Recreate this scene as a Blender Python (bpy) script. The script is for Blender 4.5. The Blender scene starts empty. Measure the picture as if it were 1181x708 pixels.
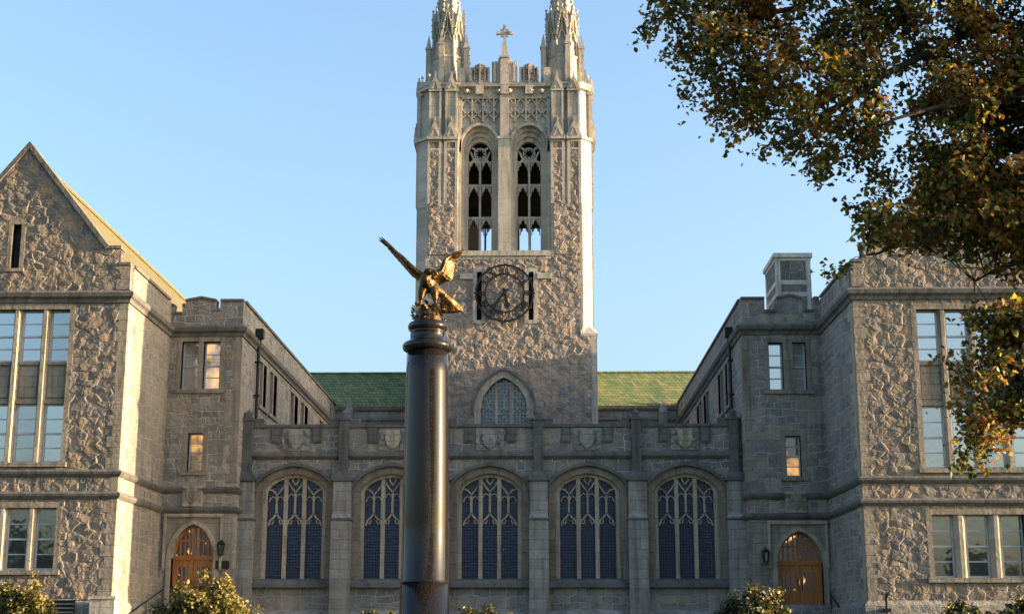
import bpy, bmesh, math, random
import numpy as np
from mathutils import Vector, Matrix, noise
R = math.radians
random.seed(11); rng = np.random.default_rng(11)
S = bpy.context.scene
COL = S.collection

# ------------------------------------------------------------------ camera, sky, sun, exposure
cam = bpy.data.objects.new('camera', bpy.data.cameras.new('camera')); COL.objects.link(cam)
cam.data.sensor_width = 36; cam.data.lens = 36*1680/1181
cam.location = (0, 0, 1.6); cam.rotation_euler = (R(90+12.778), 0, R(1.0476))
cam.data.clip_start = .1; cam.data.clip_end = 3000
S.camera = cam
SUN_EL, SUN_AZ = 8.0, 4.6            # degrees; azimuth = how far in front of the facade plane, from the right
to_sun = Vector((math.cos(R(SUN_AZ))*math.cos(R(SUN_EL)), -math.sin(R(SUN_AZ))*math.cos(R(SUN_EL)), math.sin(R(SUN_EL))))
W = bpy.data.worlds.new('World'); S.world = W; W.use_nodes = True
nt = W.node_tree; bg = nt.nodes['Background']
sky = nt.nodes.new('ShaderNodeTexSky'); sky.sky_type = 'NISHITA'; sky.sun_disc = False
sky.sun_elevation = R(SUN_EL); sky.sun_rotation = R(90+SUN_AZ)
sky.air_density = 1.0; sky.dust_density = 5.0; sky.ozone_density = 2.2; sky.altitude = 60
nt.links.new(sky.outputs[0], bg.inputs[0]); bg.inputs[1].default_value = 0.15
sl = bpy.data.lights.new('sun', 'SUN'); sl.energy = 4.2; sl.angle = R(.5); sl.color = (1, .74, .46)
so = bpy.data.objects.new('sun', sl); COL.objects.link(so); so.rotation_euler = to_sun.to_track_quat('Z', 'Y').to_euler()
so.location = (60, -5, 40)
S.view_settings.view_transform = 'Standard'; S.view_settings.look = 'None'; S.view_settings.gamma = 1
S.view_settings.exposure = 2.12
S.view_settings.use_curve_mapping = False

# ------------------------------------------------------------------ object helpers
class MB:
    """collects faces; build() links them as ONE mesh object, world coordinates in, local out"""
    def __init__(s): s.v = []; s.f = []
    def face(s, *p):
        n = len(s.v); s.v += [tuple(q) for q in p]; s.f.append(tuple(range(n, n+len(p))))
    def box(s, x0, x1, y0, y1, z0, z1, T=None):
        P = [(x, y, z) for x in (x0, x1) for y in (y0, y1) for z in (z0, z1)]
        if T: P = [T(*p) for p in P]
        for q in ((0,1,3,2), (4,6,7,5), (0,4,5,1), (2,3,7,6), (0,2,6,4), (1,5,7,3)): s.face(*[P[i] for i in q])
    def prism(s, poly, z0, z1, T=None, poly2=None):
        """plan polygon poly (x, y) extruded z0..z1, top may be another polygon"""
        p2 = poly2 or poly; T = T or (lambda x, y, z: (x, y, z))
        a = [T(x, y, z0) for x, y in poly]; b = [T(x, y, z1) for x, y in p2]; n = len(a)
        for i in range(n): s.face(a[i], a[(i+1) % n], b[(i+1) % n], b[i])
        s.face(*a[::-1]); s.face(*b)
    def slab(s, poly, d0, d1, T):
        """outline (u, z) in a wall plane, extruded along depth d0..d1"""
        a = [T(u, d0, z) for u, z in poly]; b = [T(u, d1, z) for u, z in poly]; n = len(a)
        for i in range(n): s.face(a[i], a[(i+1) % n], b[(i+1) % n], b[i])
        s.face(*a[::-1]); s.face(*b)
    def ribbon(s, inner, outer, d0, d1, T):
        """band between two polylines (u, z), with thickness d0..d1"""
        n = len(inner)
        for i in range(n-1):
            a, b, c, e = inner[i], inner[i+1], outer[i+1], outer[i]
            for d in (d0, d1): s.face(*[T(p[0], d, p[1]) for p in (a, b, c, e)])
            s.face(T(a[0], d0, a[1]), T(b[0], d0, b[1]), T(b[0], d1, b[1]), T(a[0], d1, a[1]))
            s.face(T(e[0], d0, e[1]), T(c[0], d0, c[1]), T(c[0], d1, c[1]), T(e[0], d1, e[1]))
        for i in (0, n-1):
            a, e = inner[i], outer[i]
            s.face(T(a[0], d0, a[1]), T(e[0], d0, e[1]), T(e[0], d1, e[1]), T(a[0], d1, a[1]))
    def bars(s, pts, w, d0, d1, T):
        """a bar of width w following the polyline pts in a wall plane"""
        n = len(pts); L = []; Rr = []
        for i, p in enumerate(pts):
            q = Vector(pts[min(i+1, n-1)]) - Vector(pts[max(i-1, 0)]); q.normalize()
            m = Vector((-q.y, q.x))*(w/2)
            L.append((p[0]+m.x, p[1]+m.y)); Rr.append((p[0]-m.x, p[1]-m.y))
        s.ribbon(L, Rr, d0, d1, T)
    def tube(s, pts, rad, seg=8, T=None):
        pts = [Vector(p) for p in pts]; n = len(pts); rings = []
        up = Vector((0, 0, 1)); prev = None
        for i, p in enumerate(pts):
            t = (pts[min(i+1, n-1)] - pts[max(i-1, 0)]).normalized()
            a = prev if prev is not None else t.orthogonal().normalized()
            a = (a - t*a.dot(t)).normalized(); prev = a; b = t.cross(a)
            r = rad[i] if hasattr(rad, '__len__') else rad
            rings.append([p + (a*math.cos(k*2*math.pi/seg) + b*math.sin(k*2*math.pi/seg))*r for k in range(seg)])
        T = T or (lambda x, y, z: (x, y, z))
        rings = [[T(*q) for q in rg] for rg in rings]
        for i in range(n-1):
            for k in range(seg): s.face(rings[i][k], rings[i][(k+1) % seg], rings[i+1][(k+1) % seg], rings[i+1][k])
        s.face(*rings[0][::-1]); s.face(*rings[-1])
    def lathe(s, prof, cx, cy, seg=32, z=0, T=None):
        T = T or (lambda x, y, z: (x, y, z))
        rg = [[T(cx+r*math.cos(2*math.pi*k/seg), cy+r*math.sin(2*math.pi*k/seg), z+h) for k in range(seg)] for r, h in prof]
        for i in range(len(rg)-1):
            for k in range(seg): s.face(rg[i][k], rg[i][(k+1) % seg], rg[i+1][(k+1) % seg], rg[i+1][k])
        s.face(*rg[0][::-1]); s.face(*rg[-1])
    def ellipsoid(s, c, r, M=None, nu=12, nv=8):
        M = M or Matrix.Identity(3); c = Vector(c); g = []
        for j in range(nv+1):
            ph = math.pi*j/nv
            g.append([c + M @ Vector((r[0]*math.sin(ph)*math.cos(2*math.pi*k/nu), r[1]*math.sin(ph)*math.sin(2*math.pi*k/nu), r[2]*math.cos(ph))) for k in range(nu)])
        for j in range(nv):
            for k in range(nu): s.face(g[j][k], g[j+1][k], g[j+1][(k+1) % nu], g[j][(k+1) % nu])
    def build_pieces(s, name, mat, parent, gap=.05):
        """one object for each separate piece: faces that share corners, or whose boxes come nearer than gap, go together"""
        par = {}; key = {}
        def find(i):
            while par[i] != i: par[i] = par[par[i]]; i = par[i]
            return i
        for fi, f in enumerate(s.f):
            par[fi] = fi
            for v in f:
                q = tuple(round(c, 3) for c in s.v[v])
                if q in key: par[find(fi)] = find(key[q])
                else: key[q] = fi
        gr = {}
        for fi in range(len(s.f)): gr.setdefault(find(fi), []).append(fi)
        G = list(gr.values()); B = []
        for g in G:
            P = np.array([s.v[v] for fi in g for v in s.f[fi]]); B.append((P.min(0)-gap/2, P.max(0)+gap/2))
        pp = list(range(len(G)))
        def fd(i):
            while pp[i] != i: i = pp[i]
            return i
        for i in range(len(G)):
            for j in range(i):
                if (B[i][0] <= B[j][1]).all() and (B[j][0] <= B[i][1]).all(): pp[fd(i)] = fd(j)
        cl = {}
        for i, g in enumerate(G): cl.setdefault(fd(i), []).extend(g)
        for fs in cl.values():
            m = MB()
            for fi in fs: m.face(*[s.v[v] for v in s.f[fi]])
            m.build(name, mat, parent)
    def build(s, name, mat, parent=None, smooth=False, bevel=0):
        me = bpy.data.meshes.new(name)
        off = Vector((0, 0, 0)); p = parent
        while p is not None: off = off + p.location; p = p.parent
        me.from_pydata([tuple(Vector(v)-off) for v in s.v], [], s.f)
        bm = bmesh.new(); bm.from_mesh(me)
        bmesh.ops.remove_doubles(bm, verts=bm.verts, dist=.0004)
        bmesh.ops.recalc_face_normals(bm, faces=bm.faces)
        if bevel: bmesh.ops.bevel(bm, geom=[e for e in bm.edges if len(e.link_faces) == 2 and e.calc_face_angle(0) > .6], offset=bevel, segments=1, affect='EDGES')
        bm.to_mesh(me); bm.free()
        if smooth:
            for q in me.polygons: q.use_smooth = True
        me.materials.append(mat)
        o = bpy.data.objects.new(name, me); COL.objects.link(o)
        if parent is not None: o.parent = parent
        return o

class Facing(MB):
    """a fine welded sheet of quads, all facing out, for stone that is really displaced"""
    STEP = .036
    def __init__(s): super().__init__(); s.ix = {}
    def p(s, q):
        k = (round(q[0], 3), round(q[1], 3), round(q[2], 3))
        if k not in s.ix: s.ix[k] = len(s.v); s.v.append(tuple(q))
        return s.ix[k]
    def quad(s, T, a, b, la, lb, ha, hb):
        out = Vector(T(0, -1, 0))-Vector(T(0, 0, 0)); st = s.STEP
        us = [a]+[i*st for i in range(math.floor(a/st)+1, math.ceil(b/st)) if a+.3*st < i*st < b-.3*st]+[b]
        for u0, u1 in zip(us[:-1], us[1:]):
            t0, t1 = (u0-a)/(b-a), (u1-a)/(b-a)
            l0, l1, h0, h1 = la+(lb-la)*t0, la+(lb-la)*t1, ha+(hb-ha)*t0, ha+(hb-ha)*t1
            lo, hi = max(l0, l1), min(h0, h1)
            zs = [i*st for i in range(math.floor(lo/st)+1, math.ceil(hi/st)) if lo+.3*st < i*st < hi-.3*st] if hi > lo else []
            row = [(l0, l1)]+[(z, z) for z in zs]+[(h0, h1)]
            for (p0, p1), (q0, q1) in zip(row[:-1], row[1:]):
                c = [T(u0, 0, p0), T(u1, 0, p1), T(u1, 0, q1), T(u0, 0, q0)]
                n = (Vector(c[1])-Vector(c[0])).cross(Vector(c[2])-Vector(c[0]))
                if n.dot(out) < 0: c = c[::-1]
                f = []
                for w in c:
                    j = s.p(w)
                    if j not in f: f.append(j)
                if len(f) > 2: s.f.append(tuple(f))
    def build(s, name, mat, parent):
        off = Vector((0, 0, 0)); p = parent
        while p is not None: off = off + p.location; p = p.parent
        me = bpy.data.meshes.new(name); me.from_pydata([tuple(Vector(v)-off) for v in s.v], [], s.f); me.materials.append(mat)
        o = bpy.data.objects.new(name, me); COL.objects.link(o); o.parent = parent; return o
def tag(o, label, cat, group=None, kind=None):
    if label: o['label'] = label
    if cat: o['category'] = cat
    if group: o['group'] = group
    if kind: o['kind'] = kind
    return o
def thing(name, loc, label, cat, group=None):
    o = bpy.data.objects.new(name, None); COL.objects.link(o); o.location = loc; o.empty_display_size = .3
    return tag(o, label, cat, group)

def wall(mb, T, u0, u1, z0, top, ops=(), d=.6, na=14, facing=None):
    """a wall of thickness d; top = height or [(ua, ub, za, zb)]; ops = openings dict(a, b, lo, hi) with hi a number or a function of u"""
    if not isinstance(top, (list, tuple)): top = [(u0, u1, top, top)]
    br = {round(u0, 5), round(u1, 5)}
    for a, b, za, zb in top: br |= {round(a, 5), round(b, 5)}
    for o in ops:
        n = na if callable(o['hi']) else 1
        for i in range(n+1):
            t = i/n
            if n > 1: t = .5-.5*math.cos(math.pi*t)
            br.add(round(o['a']+(o['b']-o['a'])*t, 5))
    br = sorted(b for b in br if u0-1e-4 <= b <= u1+1e-4)
    H = lambda o, u: o['hi'](u) if callable(o['hi']) else o['hi']
    for a, b in zip(br[:-1], br[1:]):
        m = (a+b)/2
        sg = [t for t in top if t[0] <= m <= t[1]][0]
        tz = lambda u: sg[2]+(sg[3]-sg[2])*(u-sg[0])/(sg[1]-sg[0])
        segs = []; la = lb = z0
        for o in sorted([o for o in ops if o['a'] < m < o['b']], key=lambda o: o['lo']):
            segs.append((la, lb, o['lo'], o['lo'])); la, lb = H(o, a), H(o, b)
            mb.face(T(a, 0, o['lo']), T(b, 0, o['lo']), T(b, d, o['lo']), T(a, d, o['lo']))
            mb.face(T(a, 0, la), T(b, 0, lb), T(b, d, lb), T(a, d, la))
        segs.append((la, lb, tz(a), tz(b)))
        for p, q, r, t in segs:
            for dd in ((.17, d) if facing else (0, d)): mb.face(T(a, dd, p), T(b, dd, q), T(b, dd, t), T(a, dd, r))
            if facing: facing.quad(T, a, b, p, q, r, t)
        mb.face(T(a, 0, tz(a)), T(b, 0, tz(b)), T(b, d, tz(b)), T(a, d, tz(a)))
    for o in ops:
        for u in (o['a'], o['b']):
            h = H(o, u)
            if h-o['lo'] > .001: mb.face(T(u, 0, o['lo']), T(u, d, o['lo']), T(u, d, h), T(u, 0, h))
    st = sorted(top)
    for s1, s2 in zip(st[:-1], st[1:]):
        if abs(s1[3]-s2[2]) > .001: mb.face(T(s1[1], 0, s1[3]), T(s1[1], d, s1[3]), T(s1[1], d, s2[2]), T(s1[1], 0, s2[2]))
    for u, z in ((u0, st[0][2]), (u1, st[-1][3])): mb.face(T(u, 0, z0), T(u, d, z0), T(u, d, z), T(u, 0, z))

def mould(mb, path, prof, sgn):
    """moulding of profile [(out, z)] along a plan path with mitred corners; outward = right of travel when sgn = 1"""
    P = [Vector(p) for p in path]; n = len(P); nr = []
    for i in range(n-1):
        t = (P[i+1]-P[i]).normalized(); nr.append(Vector((t.y, -t.x))*sgn)
    rings = []
    for i in range(n):
        if i == 0: m = nr[0]
        elif i == n-1: m = nr[-1]
        else:
            m = nr[i-1]+nr[i]; m = m/(m.dot(nr[i]))
        rings.append([(P[i].x+m.x*o, P[i].y+m.y*o, z) for o, z in prof])
    k = len(prof)
    for i in range(n-1):
        for j in range(k): mb.face(rings[i][j], rings[i+1][j], rings[i+1][(j+1) % k], rings[i][(j+1) % k])
    mb.face(*rings[0]); mb.face(*rings[-1][::-1])

def arch_fn(c, w, spring, rise, kind='tudor'):
    def f(u):
        t = min(1, abs(u-c)/w)
        if kind == 'round': return spring+rise*math.sqrt(max(0, 1-t*t))
        if kind == 'pointed':
            r = 1.75; return spring+rise*math.sqrt(max(0, r*r-(t+r-1)**2))/math.sqrt(r*r-(r-1)**2)
        if kind == 'gothic':
            r = 1.25; k = math.sqrt(max(0, r*r-(t+r-1)**2))/math.sqrt(r*r-(r-1)**2); return spring+rise*k
        return spring+rise*(.80*math.sqrt(max(0, 1-t**2.3))+.20*(1-t))
    return f
def arch_line(c, w, spring, rise, kind, lo=None, n=20):
    f = arch_fn(c, w, spring, rise, kind); P = []
    if lo is not None: P.append((c-w, lo))
    for i in range(n+1):
        u = c-w*math.cos(math.pi*i/n); P.append((u, f(u)))
    if lo is not None: P.append((c+w, lo))
    return P

# ------------------------------------------------------------------ materials
class NT:
    def __init__(s, name):
        s.m = bpy.data.materials.new(name); s.m.use_nodes = True; s.t = s.m.node_tree
        s.b = s.t.nodes['Principled BSDF']; s.out = s.t.nodes['Material Output']
    def n(s, typ, **kw):
        q = s.t.nodes.new('ShaderNode'+typ)
        for k, v in kw.items():
            if isinstance(v, bpy.types.NodeSocket) or (isinstance(k, str) and k.startswith('i_')): continue
            setattr(q, k, v)
        return q
    def l(s, a, b): s.t.links.new(a, b)
    def math(s, op, a, b=None, c=None, clamp=False):
        q = s.n('Math', operation=op); q.use_clamp = clamp
        for i, v in enumerate((a, b, c)):
            if v is None: continue
            if isinstance(v, (int, float)): q.inputs[i].default_value = v
            else: s.l(v, q.inputs[i])
        return q.outputs[0]
    def ramp(s, fac, stops):
        q = s.n('ValToRGB'); e = q.color_ramp.elements
        while len(e) < len(stops): e.new(.5)
        for x, (p, c) in zip(e, stops): x.position = p; x.color = (*c, 1)
        s.l(fac, q.inputs[0]); return q.outputs[0]
    def noise(s, vec, scale, detail=4, rough=.55):
        q = s.n('TexNoise'); q.inputs['Scale'].default_value = scale; q.inputs['Detail'].default_value = detail; q.inputs['Roughness'].default_value = rough
        s.l(vec, q.inputs['Vector']); return q.outputs[0]
    def mix(s, fac, a, b, blend='MIX'):
        q = s.n('Mix', data_type='RGBA', blend_type=blend)
        for sock, v in ((q.inputs[0], fac), (q.inputs[6], a), (q.inputs[7], b)):
            if isinstance(v, (int, float)): sock.default_value = v
            elif isinstance(v, tuple): sock.default_value = (*v, 1)
            else: s.l(v, sock)
        return q.outputs[2]
    def coord(s): return s.n('TexCoord').outputs['Object']
    def wallvec(s, sx=1, sz=1, warp=0, wscale=2):
        """2D coordinate that works on any axis-aligned upright wall: (x + y, z)"""
        c = s.coord(); sp = s.n('SeparateXYZ'); s.l(c, sp.inputs[0])
        u = s.math('MULTIPLY', s.math('ADD', sp.outputs[0], sp.outputs[1]), sx); z = s.math('MULTIPLY', sp.outputs[2], sz)
        if warp:
            q = s.n('TexNoise'); q.inputs['Scale'].default_value = wscale; s.l(c, q.inputs['Vector'])
            se = s.n('SeparateColor'); s.l(q.outputs[1], se.inputs[0])
            u = s.math('ADD', u, s.math('MULTIPLY', s.math('SUBTRACT', se.outputs[0], .5), warp))
            z = s.math('ADD', z, s.math('MULTIPLY', s.math('SUBTRACT', se.outputs[1], .5), warp))
        cb = s.n('CombineXYZ'); s.l(u, cb.inputs[0]); s.l(z, cb.inputs[1]); return cb.outputs[0]
    def bump(s, h, dist, strength=1.0):
        q = s.n('Bump'); q.inputs['Distance'].default_value = dist; q.inputs['Strength'].default_value = strength
        s.l(h, q.inputs['Height']); s.l(q.outputs[0], s.b.inputs['Normal'])
    def set(s, col=None, rough=None, metal=None, spec=None):
        if col is not None:
            if isinstance(col, tuple): s.b.inputs['Base Color'].default_value = (*col, 1)
            else: s.l(col, s.b.inputs['Base Color'])
        if rough is not None:
            if isinstance(rough, (int, float)): s.b.inputs['Roughness'].default_value = rough
            else: s.l(rough, s.b.inputs['Roughness'])
        if metal is not None: s.b.inputs['Metallic'].default_value = metal
        if spec is not None: s.b.inputs['Specular IOR Level'].default_value = spec
        return s

def rubble(name, cols, mortar, cw=.60, ch=.36, relief=.11, rock=1.0, mw=1.0, squared=False, disp=0):
    """quarry-faced stonework; squared = snecked blocks of mixed sizes with visible joints, else craggy random rubble"""
    k = NT(name); c = k.coord()
    if squared:
        v = k.wallvec(1, 1, warp=.34, wscale=1.5); hs = []; cs = []
        for w, h, off in ((cw*1.25, ch*1.15, .42), (cw*.72, ch*.58, .37)):
            b = k.n('TexBrick'); k.l(v, b.inputs['Vector']); b.offset = off; b.offset_frequency = 2; b.squash = .62; b.squash_frequency = 3
            b.inputs['Scale'].default_value = 1; b.inputs['Brick Width'].default_value = w; b.inputs['Row Height'].default_value = h
            b.inputs['Mortar Size'].default_value = .014*mw; b.inputs['Mortar Smooth'].default_value = .5
            b.inputs['Color1'].default_value = (0, 0, 0, 1); b.inputs['Color2'].default_value = (1, 1, 1, 1); b.inputs['Mortar'].default_value = (.5, .5, .5, 1)
            hs.append(b.outputs['Fac']); cs.append(b.outputs[0])
        vm = k.n('TexVoronoi', voronoi_dimensions='2D', feature='F1', distance='CHEBYCHEV'); vm.inputs['Scale'].default_value = .55; k.l(v, vm.inputs['Vector'])
        sm = k.n('SeparateColor'); k.l(vm.outputs['Color'], sm.inputs[0]); pick = k.math('GREATER_THAN', sm.outputs[0], .52)
        idc = k.mix(pick, cs[0], cs[1]); fq = k.n('Mix'); k.l(pick, fq.inputs[0]); k.l(hs[0], fq.inputs[2]); k.l(hs[1], fq.inputs[3]); joint = fq.outputs[0]
        se = k.n('SeparateColor'); k.l(idc, se.inputs[0]); rid = se.outputs[0]; rid2 = k.math('FRACT', k.math('MULTIPLY', rid, 7.31))
        mort = joint; dome = k.math('SUBTRACT', 1, joint)
    else:
        v = k.wallvec(1/cw, 1/ch, warp=1.0, wscale=1.3)
        vo = k.n('TexVoronoi', voronoi_dimensions='2D', feature='F1'); ve = k.n('TexVoronoi', voronoi_dimensions='2D', feature='DISTANCE_TO_EDGE')
        for q in (vo, ve): q.inputs['Scale'].default_value = 1; q.inputs['Randomness'].default_value = .8; k.l(v, q.inputs['Vector'])
        se = k.n('SeparateColor'); k.l(vo.outputs['Color'], se.inputs[0]); rid, rid2 = se.outputs[0], se.outputs[1]
        mort = k.ramp(ve.outputs[0], [(.02*mw, (1, 1, 1)), (.07*mw, (0, 0, 0))])
        dome = k.math('POWER', k.math('MINIMUM', k.math('MULTIPLY', ve.outputs[0], 6.0), 1.0), .7)
    big = k.noise(c, .22, 4, .6); med = k.noise(c, 1.7, 6, .65); fine = k.noise(c, 8, 5, .65)
    t = k.math('ADD', k.math('MULTIPLY', rid, .62), k.math('MULTIPLY', med, .75)); t = k.math('SUBTRACT', t, .20)
    n = len(cols); stone = k.ramp(t, [(i/(n-1)*.9+.05, q) for i, q in enumerate(cols)])
    stone = k.mix(k.math('MULTIPLY', fine, .7), stone, (.42, .40, .37), 'MULTIPLY')
    stone = k.mix(.8, stone, k.ramp(big, [(.35, (.68, .71, .75)), (.65, (1.16, 1.11, 1.05))]), 'MULTIPLY')
    sv = k.wallvec(1.9, .13); st_ = k.noise(sv, 1.3, 5, .65); stone = k.mix(mort, stone, mortar)
    k.set(k.mix(.6, stone, k.ramp(st_, [(.34, (.55, .55, .55)), (.52, (1, 1, 1)), (.7, (1.08, 1.06, 1.04))]), 'MULTIPLY'), .9, spec=.25)
    rk = k.noise(c, 4.2, 8, .62); rg = k.math('ABSOLUTE', k.math('SUBTRACT', k.noise(c, 6.5, 5, .55), .5)); rl = k.math('ABSOLUTE', k.math('SUBTRACT', k.noise(c, 2.6, 3, .5), .5))
    crag = k.math('SUBTRACT', k.math('MULTIPLY', rk, 2.0), k.math('ADD', k.math('MULTIPLY', rg, 2.4), k.math('MULTIPLY', rl, 2.6)))
    h = k.math('ADD', k.math('MULTIPLY', dome, k.math('ADD', k.math('MULTIPLY', rid2, .6), .35)), k.math('MULTIPLY', crag, rock))
    if disp:      # each stone is split to its own plane: some nearly flat, some very craggy
        sb = k.n('VectorMath', operation='SUBTRACT'); k.l(v, sb.inputs[0]); k.l(vo.outputs['Position'], sb.inputs[1]); sx = k.n('SeparateXYZ'); k.l(sb.outputs[0], sx.inputs[0])
        r3 = k.math('FRACT', k.math('MULTIPLY', rid, 13.7)); r4 = k.math('FRACT', k.math('MULTIPLY', rid2, 17.3)); r5 = k.math('FRACT', k.math('MULTIPLY', rid2, 5.9))
        tilt = k.math('ADD', k.math('MULTIPLY', k.math('MULTIPLY', sx.outputs[0], k.math('SUBTRACT', r3, .5)), 3.2), k.math('MULTIPLY', k.math('MULTIPLY', sx.outputs[1], k.math('SUBTRACT', r4, .5)), 1.6))
        cv = k.n('TexVoronoi', feature='F1', distance='EUCLIDEAN'); cv.inputs['Scale'].default_value = 3.6; k.l(k.wallvec(1, 1, warp=.3, wscale=3), cv.inputs['Vector'])
        rough_ = k.math('ADD', k.math('MULTIPLY', k.math('POWER', r5, 1.3), 1.1), .55)
        detail = k.math('ADD', k.math('MULTIPLY', crag, .62), k.math('ADD', k.math('MULTIPLY', k.math('SUBTRACT', .45, cv.outputs['Distance']), .8), k.math('MULTIPLY', k.math('SUBTRACT', k.noise(c, 10, 6, .7), .5), 1.1)))
        dm = k.math('POWER', k.math('MINIMUM', k.math('MULTIPLY', ve.outputs[0], 11.0), 1.0), .6)
        h = k.math('ADD', k.math('MULTIPLY', dm, k.math('ADD', k.math('MULTIPLY', rid2, .30), .16)), k.math('MULTIPLY', k.math('ADD', k.math('MULTIPLY', dm, .75), .25), k.math('ADD', tilt, k.math('MULTIPLY', detail, rough_))))
    if disp:      # modelled relief: every stone is cut back from the face of the wall
        q = k.n('Displacement'); q.inputs['Midlevel'].default_value = 1.35; q.inputs['Scale'].default_value = disp
        k.l(k.math('MINIMUM', h, 1.35), q.inputs['Height']); k.l(q.outputs[0], k.out.inputs['Displacement']); k.m.displacement_method = 'DISPLACEMENT'
        k.bump(k.noise(c, 24, 5, .65), .03, .7)
    else: k.bump(h, relief)
    return k.m

def ashlar(name, c1, c2, mortar, bw=.95, bh=.42, relief=.012, stain=.5):
    k = NT(name); v = k.wallvec(); b = k.n('TexBrick'); k.l(v, b.inputs['Vector'])
    b.inputs['Scale'].default_value = 1; b.inputs['Brick Width'].default_value = bw; b.inputs['Row Height'].default_value = bh
    b.inputs['Mortar Size'].default_value = .009; b.inputs['Mortar Smooth'].default_value = .3
    b.inputs['Color1'].default_value = (*c1, 1); b.inputs['Color2'].default_value = (*c2, 1); b.inputs['Mortar'].default_value = (*mortar, 1)
    c = k.coord(); f = k.noise(c, 1.3, 6, .65); g = k.noise(c, 7, 4, .6)
    col = k.mix(stain, b.outputs[0], k.ramp(f, [(.3, (.55, .53, .50)), (.55, (1, 1, 1)), (.75, (1.1, 1.06, 1))]), 'MULTIPLY')
    col = k.mix(.5, col, k.ramp(g, [(.3, (.72, .70, .68)), (.65, (1.05, 1.04, 1.02))]), 'MULTIPLY')
    sv = k.wallvec(2.6, .16); st_ = k.noise(sv, 1.4, 5, .65)
    col = k.mix(.75, col, k.ramp(st_, [(.36, (.50, .49, .47)), (.52, (1, 1, 1)), (.7, (1.08, 1.06, 1.03))]), 'MULTIPLY')
    k.set(col, .85, spec=.25)
    h = k.math('ADD', k.math('MULTIPLY', b.outputs['Fac'], -.6), k.math('MULTIPLY', g, .9)); k.bump(h, relief*2.2); return k.m

def plain(name, col, rough=.6, metal=0, spec=.5, var=.25, scale=6):
    k = NT(name); f = k.noise(k.coord(), scale, 5, .6)
    k.set(k.mix(1, (*col,) if False else tuple(col), k.ramp(f, [(.3, (1-var,)*3), (.7, (1+var*.4,)*3)]), 'MULTIPLY'), rough, metal, spec)
    k.bump(f, .01, .4); return k.m

def glass(name, base, refl, rough=.03, lead=None, wob=.003, tint=(.92, .96, 1)):
    """window glass: dark room behind, sky in front"""
    k = NT(name); c = k.coord(); k.set(base, .5)
    g = k.n('BsdfGlossy'); g.inputs['Roughness'].default_value = rough; g.inputs['Color'].default_value = (*tint, 1)
    bu = k.n('Bump'); bu.inputs['Distance'].default_value = wob; k.l(k.noise(c, 7 if lead else 1.6, 2), bu.inputs['Height']); k.l(bu.outputs[0], g.inputs['Normal'])
    mx = k.n('MixShader'); mx.inputs[0].default_value = refl
    k.l(k.b.outputs[0], mx.inputs[1]); k.l(g.outputs[0], mx.inputs[2]); out = mx.outputs[0]
    if lead:
        v = k.wallvec(1/lead[0], 1/lead[1]); sp = k.n('SeparateXYZ'); k.l(v, sp.inputs[0]); w = lead[2]
        fx = k.math('LESS_THAN', k.math('FRACT', sp.outputs[0]), w/lead[0]); fz = k.math('LESS_THAN', k.math('FRACT', sp.outputs[1]), w/lead[1])
        f = k.math('MAXIMUM', fx, fz); d = k.n('BsdfDiffuse'); d.inputs[0].default_value = (.004, .004, .005, 1)
        m2 = k.n('MixShader'); k.l(f, m2.inputs[0]); k.l(out, m2.inputs[1]); k.l(d.outputs[0], m2.inputs[2]); out = m2.outputs[0]
    k.l(out, k.out.inputs[0]); return k.m

def lit_glass(name, col, strength, blotch=1.2, st=(.38, .5, .62), refl=.3):
    """a window with a lamp burning in the room behind it"""
    k = NT(name); c = k.coord(); k.set((.03, .025, .02), .3)
    f = k.noise(c, blotch, 3, .6); e = k.n('Emission'); k.l(k.ramp(f, [(st[0], (.012, .012, .014)), (st[1], tuple(x*.5 for x in col)), (st[2], col)]), e.inputs[0]); e.inputs[1].default_value = strength
    g = k.n('BsdfGlossy'); g.inputs['Roughness'].default_value = .03
    mx = k.n('MixShader'); mx.inputs[0].default_value = refl; k.l(e.outputs[0], mx.inputs[1]); k.l(g.outputs[0], mx.inputs[2]); k.l(mx.outputs[0], k.out.inputs[0]); return k.m

def tiles(name, cols, row=.26, w=.24):
    k = NT(name); c = k.coord(); sp = k.n('SeparateXYZ'); k.l(c, sp.inputs[0])
    cb = k.n('CombineXYZ'); k.l(k.math('ADD', sp.outputs[0], sp.outputs[1]), cb.inputs[0]); k.l(k.math('MULTIPLY', sp.outputs[2], 1.3), cb.inputs[1])
    # along the slope only the axis parallel to the eaves and the height vary
    b = k.n('TexBrick'); k.l(cb.outputs[0], b.inputs['Vector']); b.inputs['Scale'].default_value = 1
    b.inputs['Brick Width'].default_value = w; b.inputs['Row Height'].default_value = row; b.inputs['Mortar Size'].default_value = .012
    b.inputs['Color1'].default_value = (0, 0, 0, 1); b.inputs['Color2'].default_value = (1, 1, 1, 1); b.inputs['Mortar'].default_value = (.2, .2, .2, 1); b.inputs['Bias'].default_value = 0
    q = k.noise(c, .8, 5, .7); q2 = k.noise(c, 5, 3, .6)
    t = k.math('ADD', k.math('MULTIPLY', b.outputs[0], .45), k.math('MULTIPLY', k.math('ADD', q, q2), .32)); n = len(cols)
    col = k.ramp(t, [(.15+.7*i/(n-1), x) for i, x in enumerate(cols)])
    col = k.mix(b.outputs['Fac'], col, tuple(x*.35 for x in cols[0]))
    k.set(col, .65, spec=.3)
    saw = k.math('SUBTRACT', 1, k.math('FRACT', k.math('DIVIDE', k.math('MULTIPLY', sp.outputs[2], 1.3), row)))
    k.bump(k.math('ADD', saw, k.math('MULTIPLY', b.outputs['Fac'], -.5)), .03); return k.m

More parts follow.
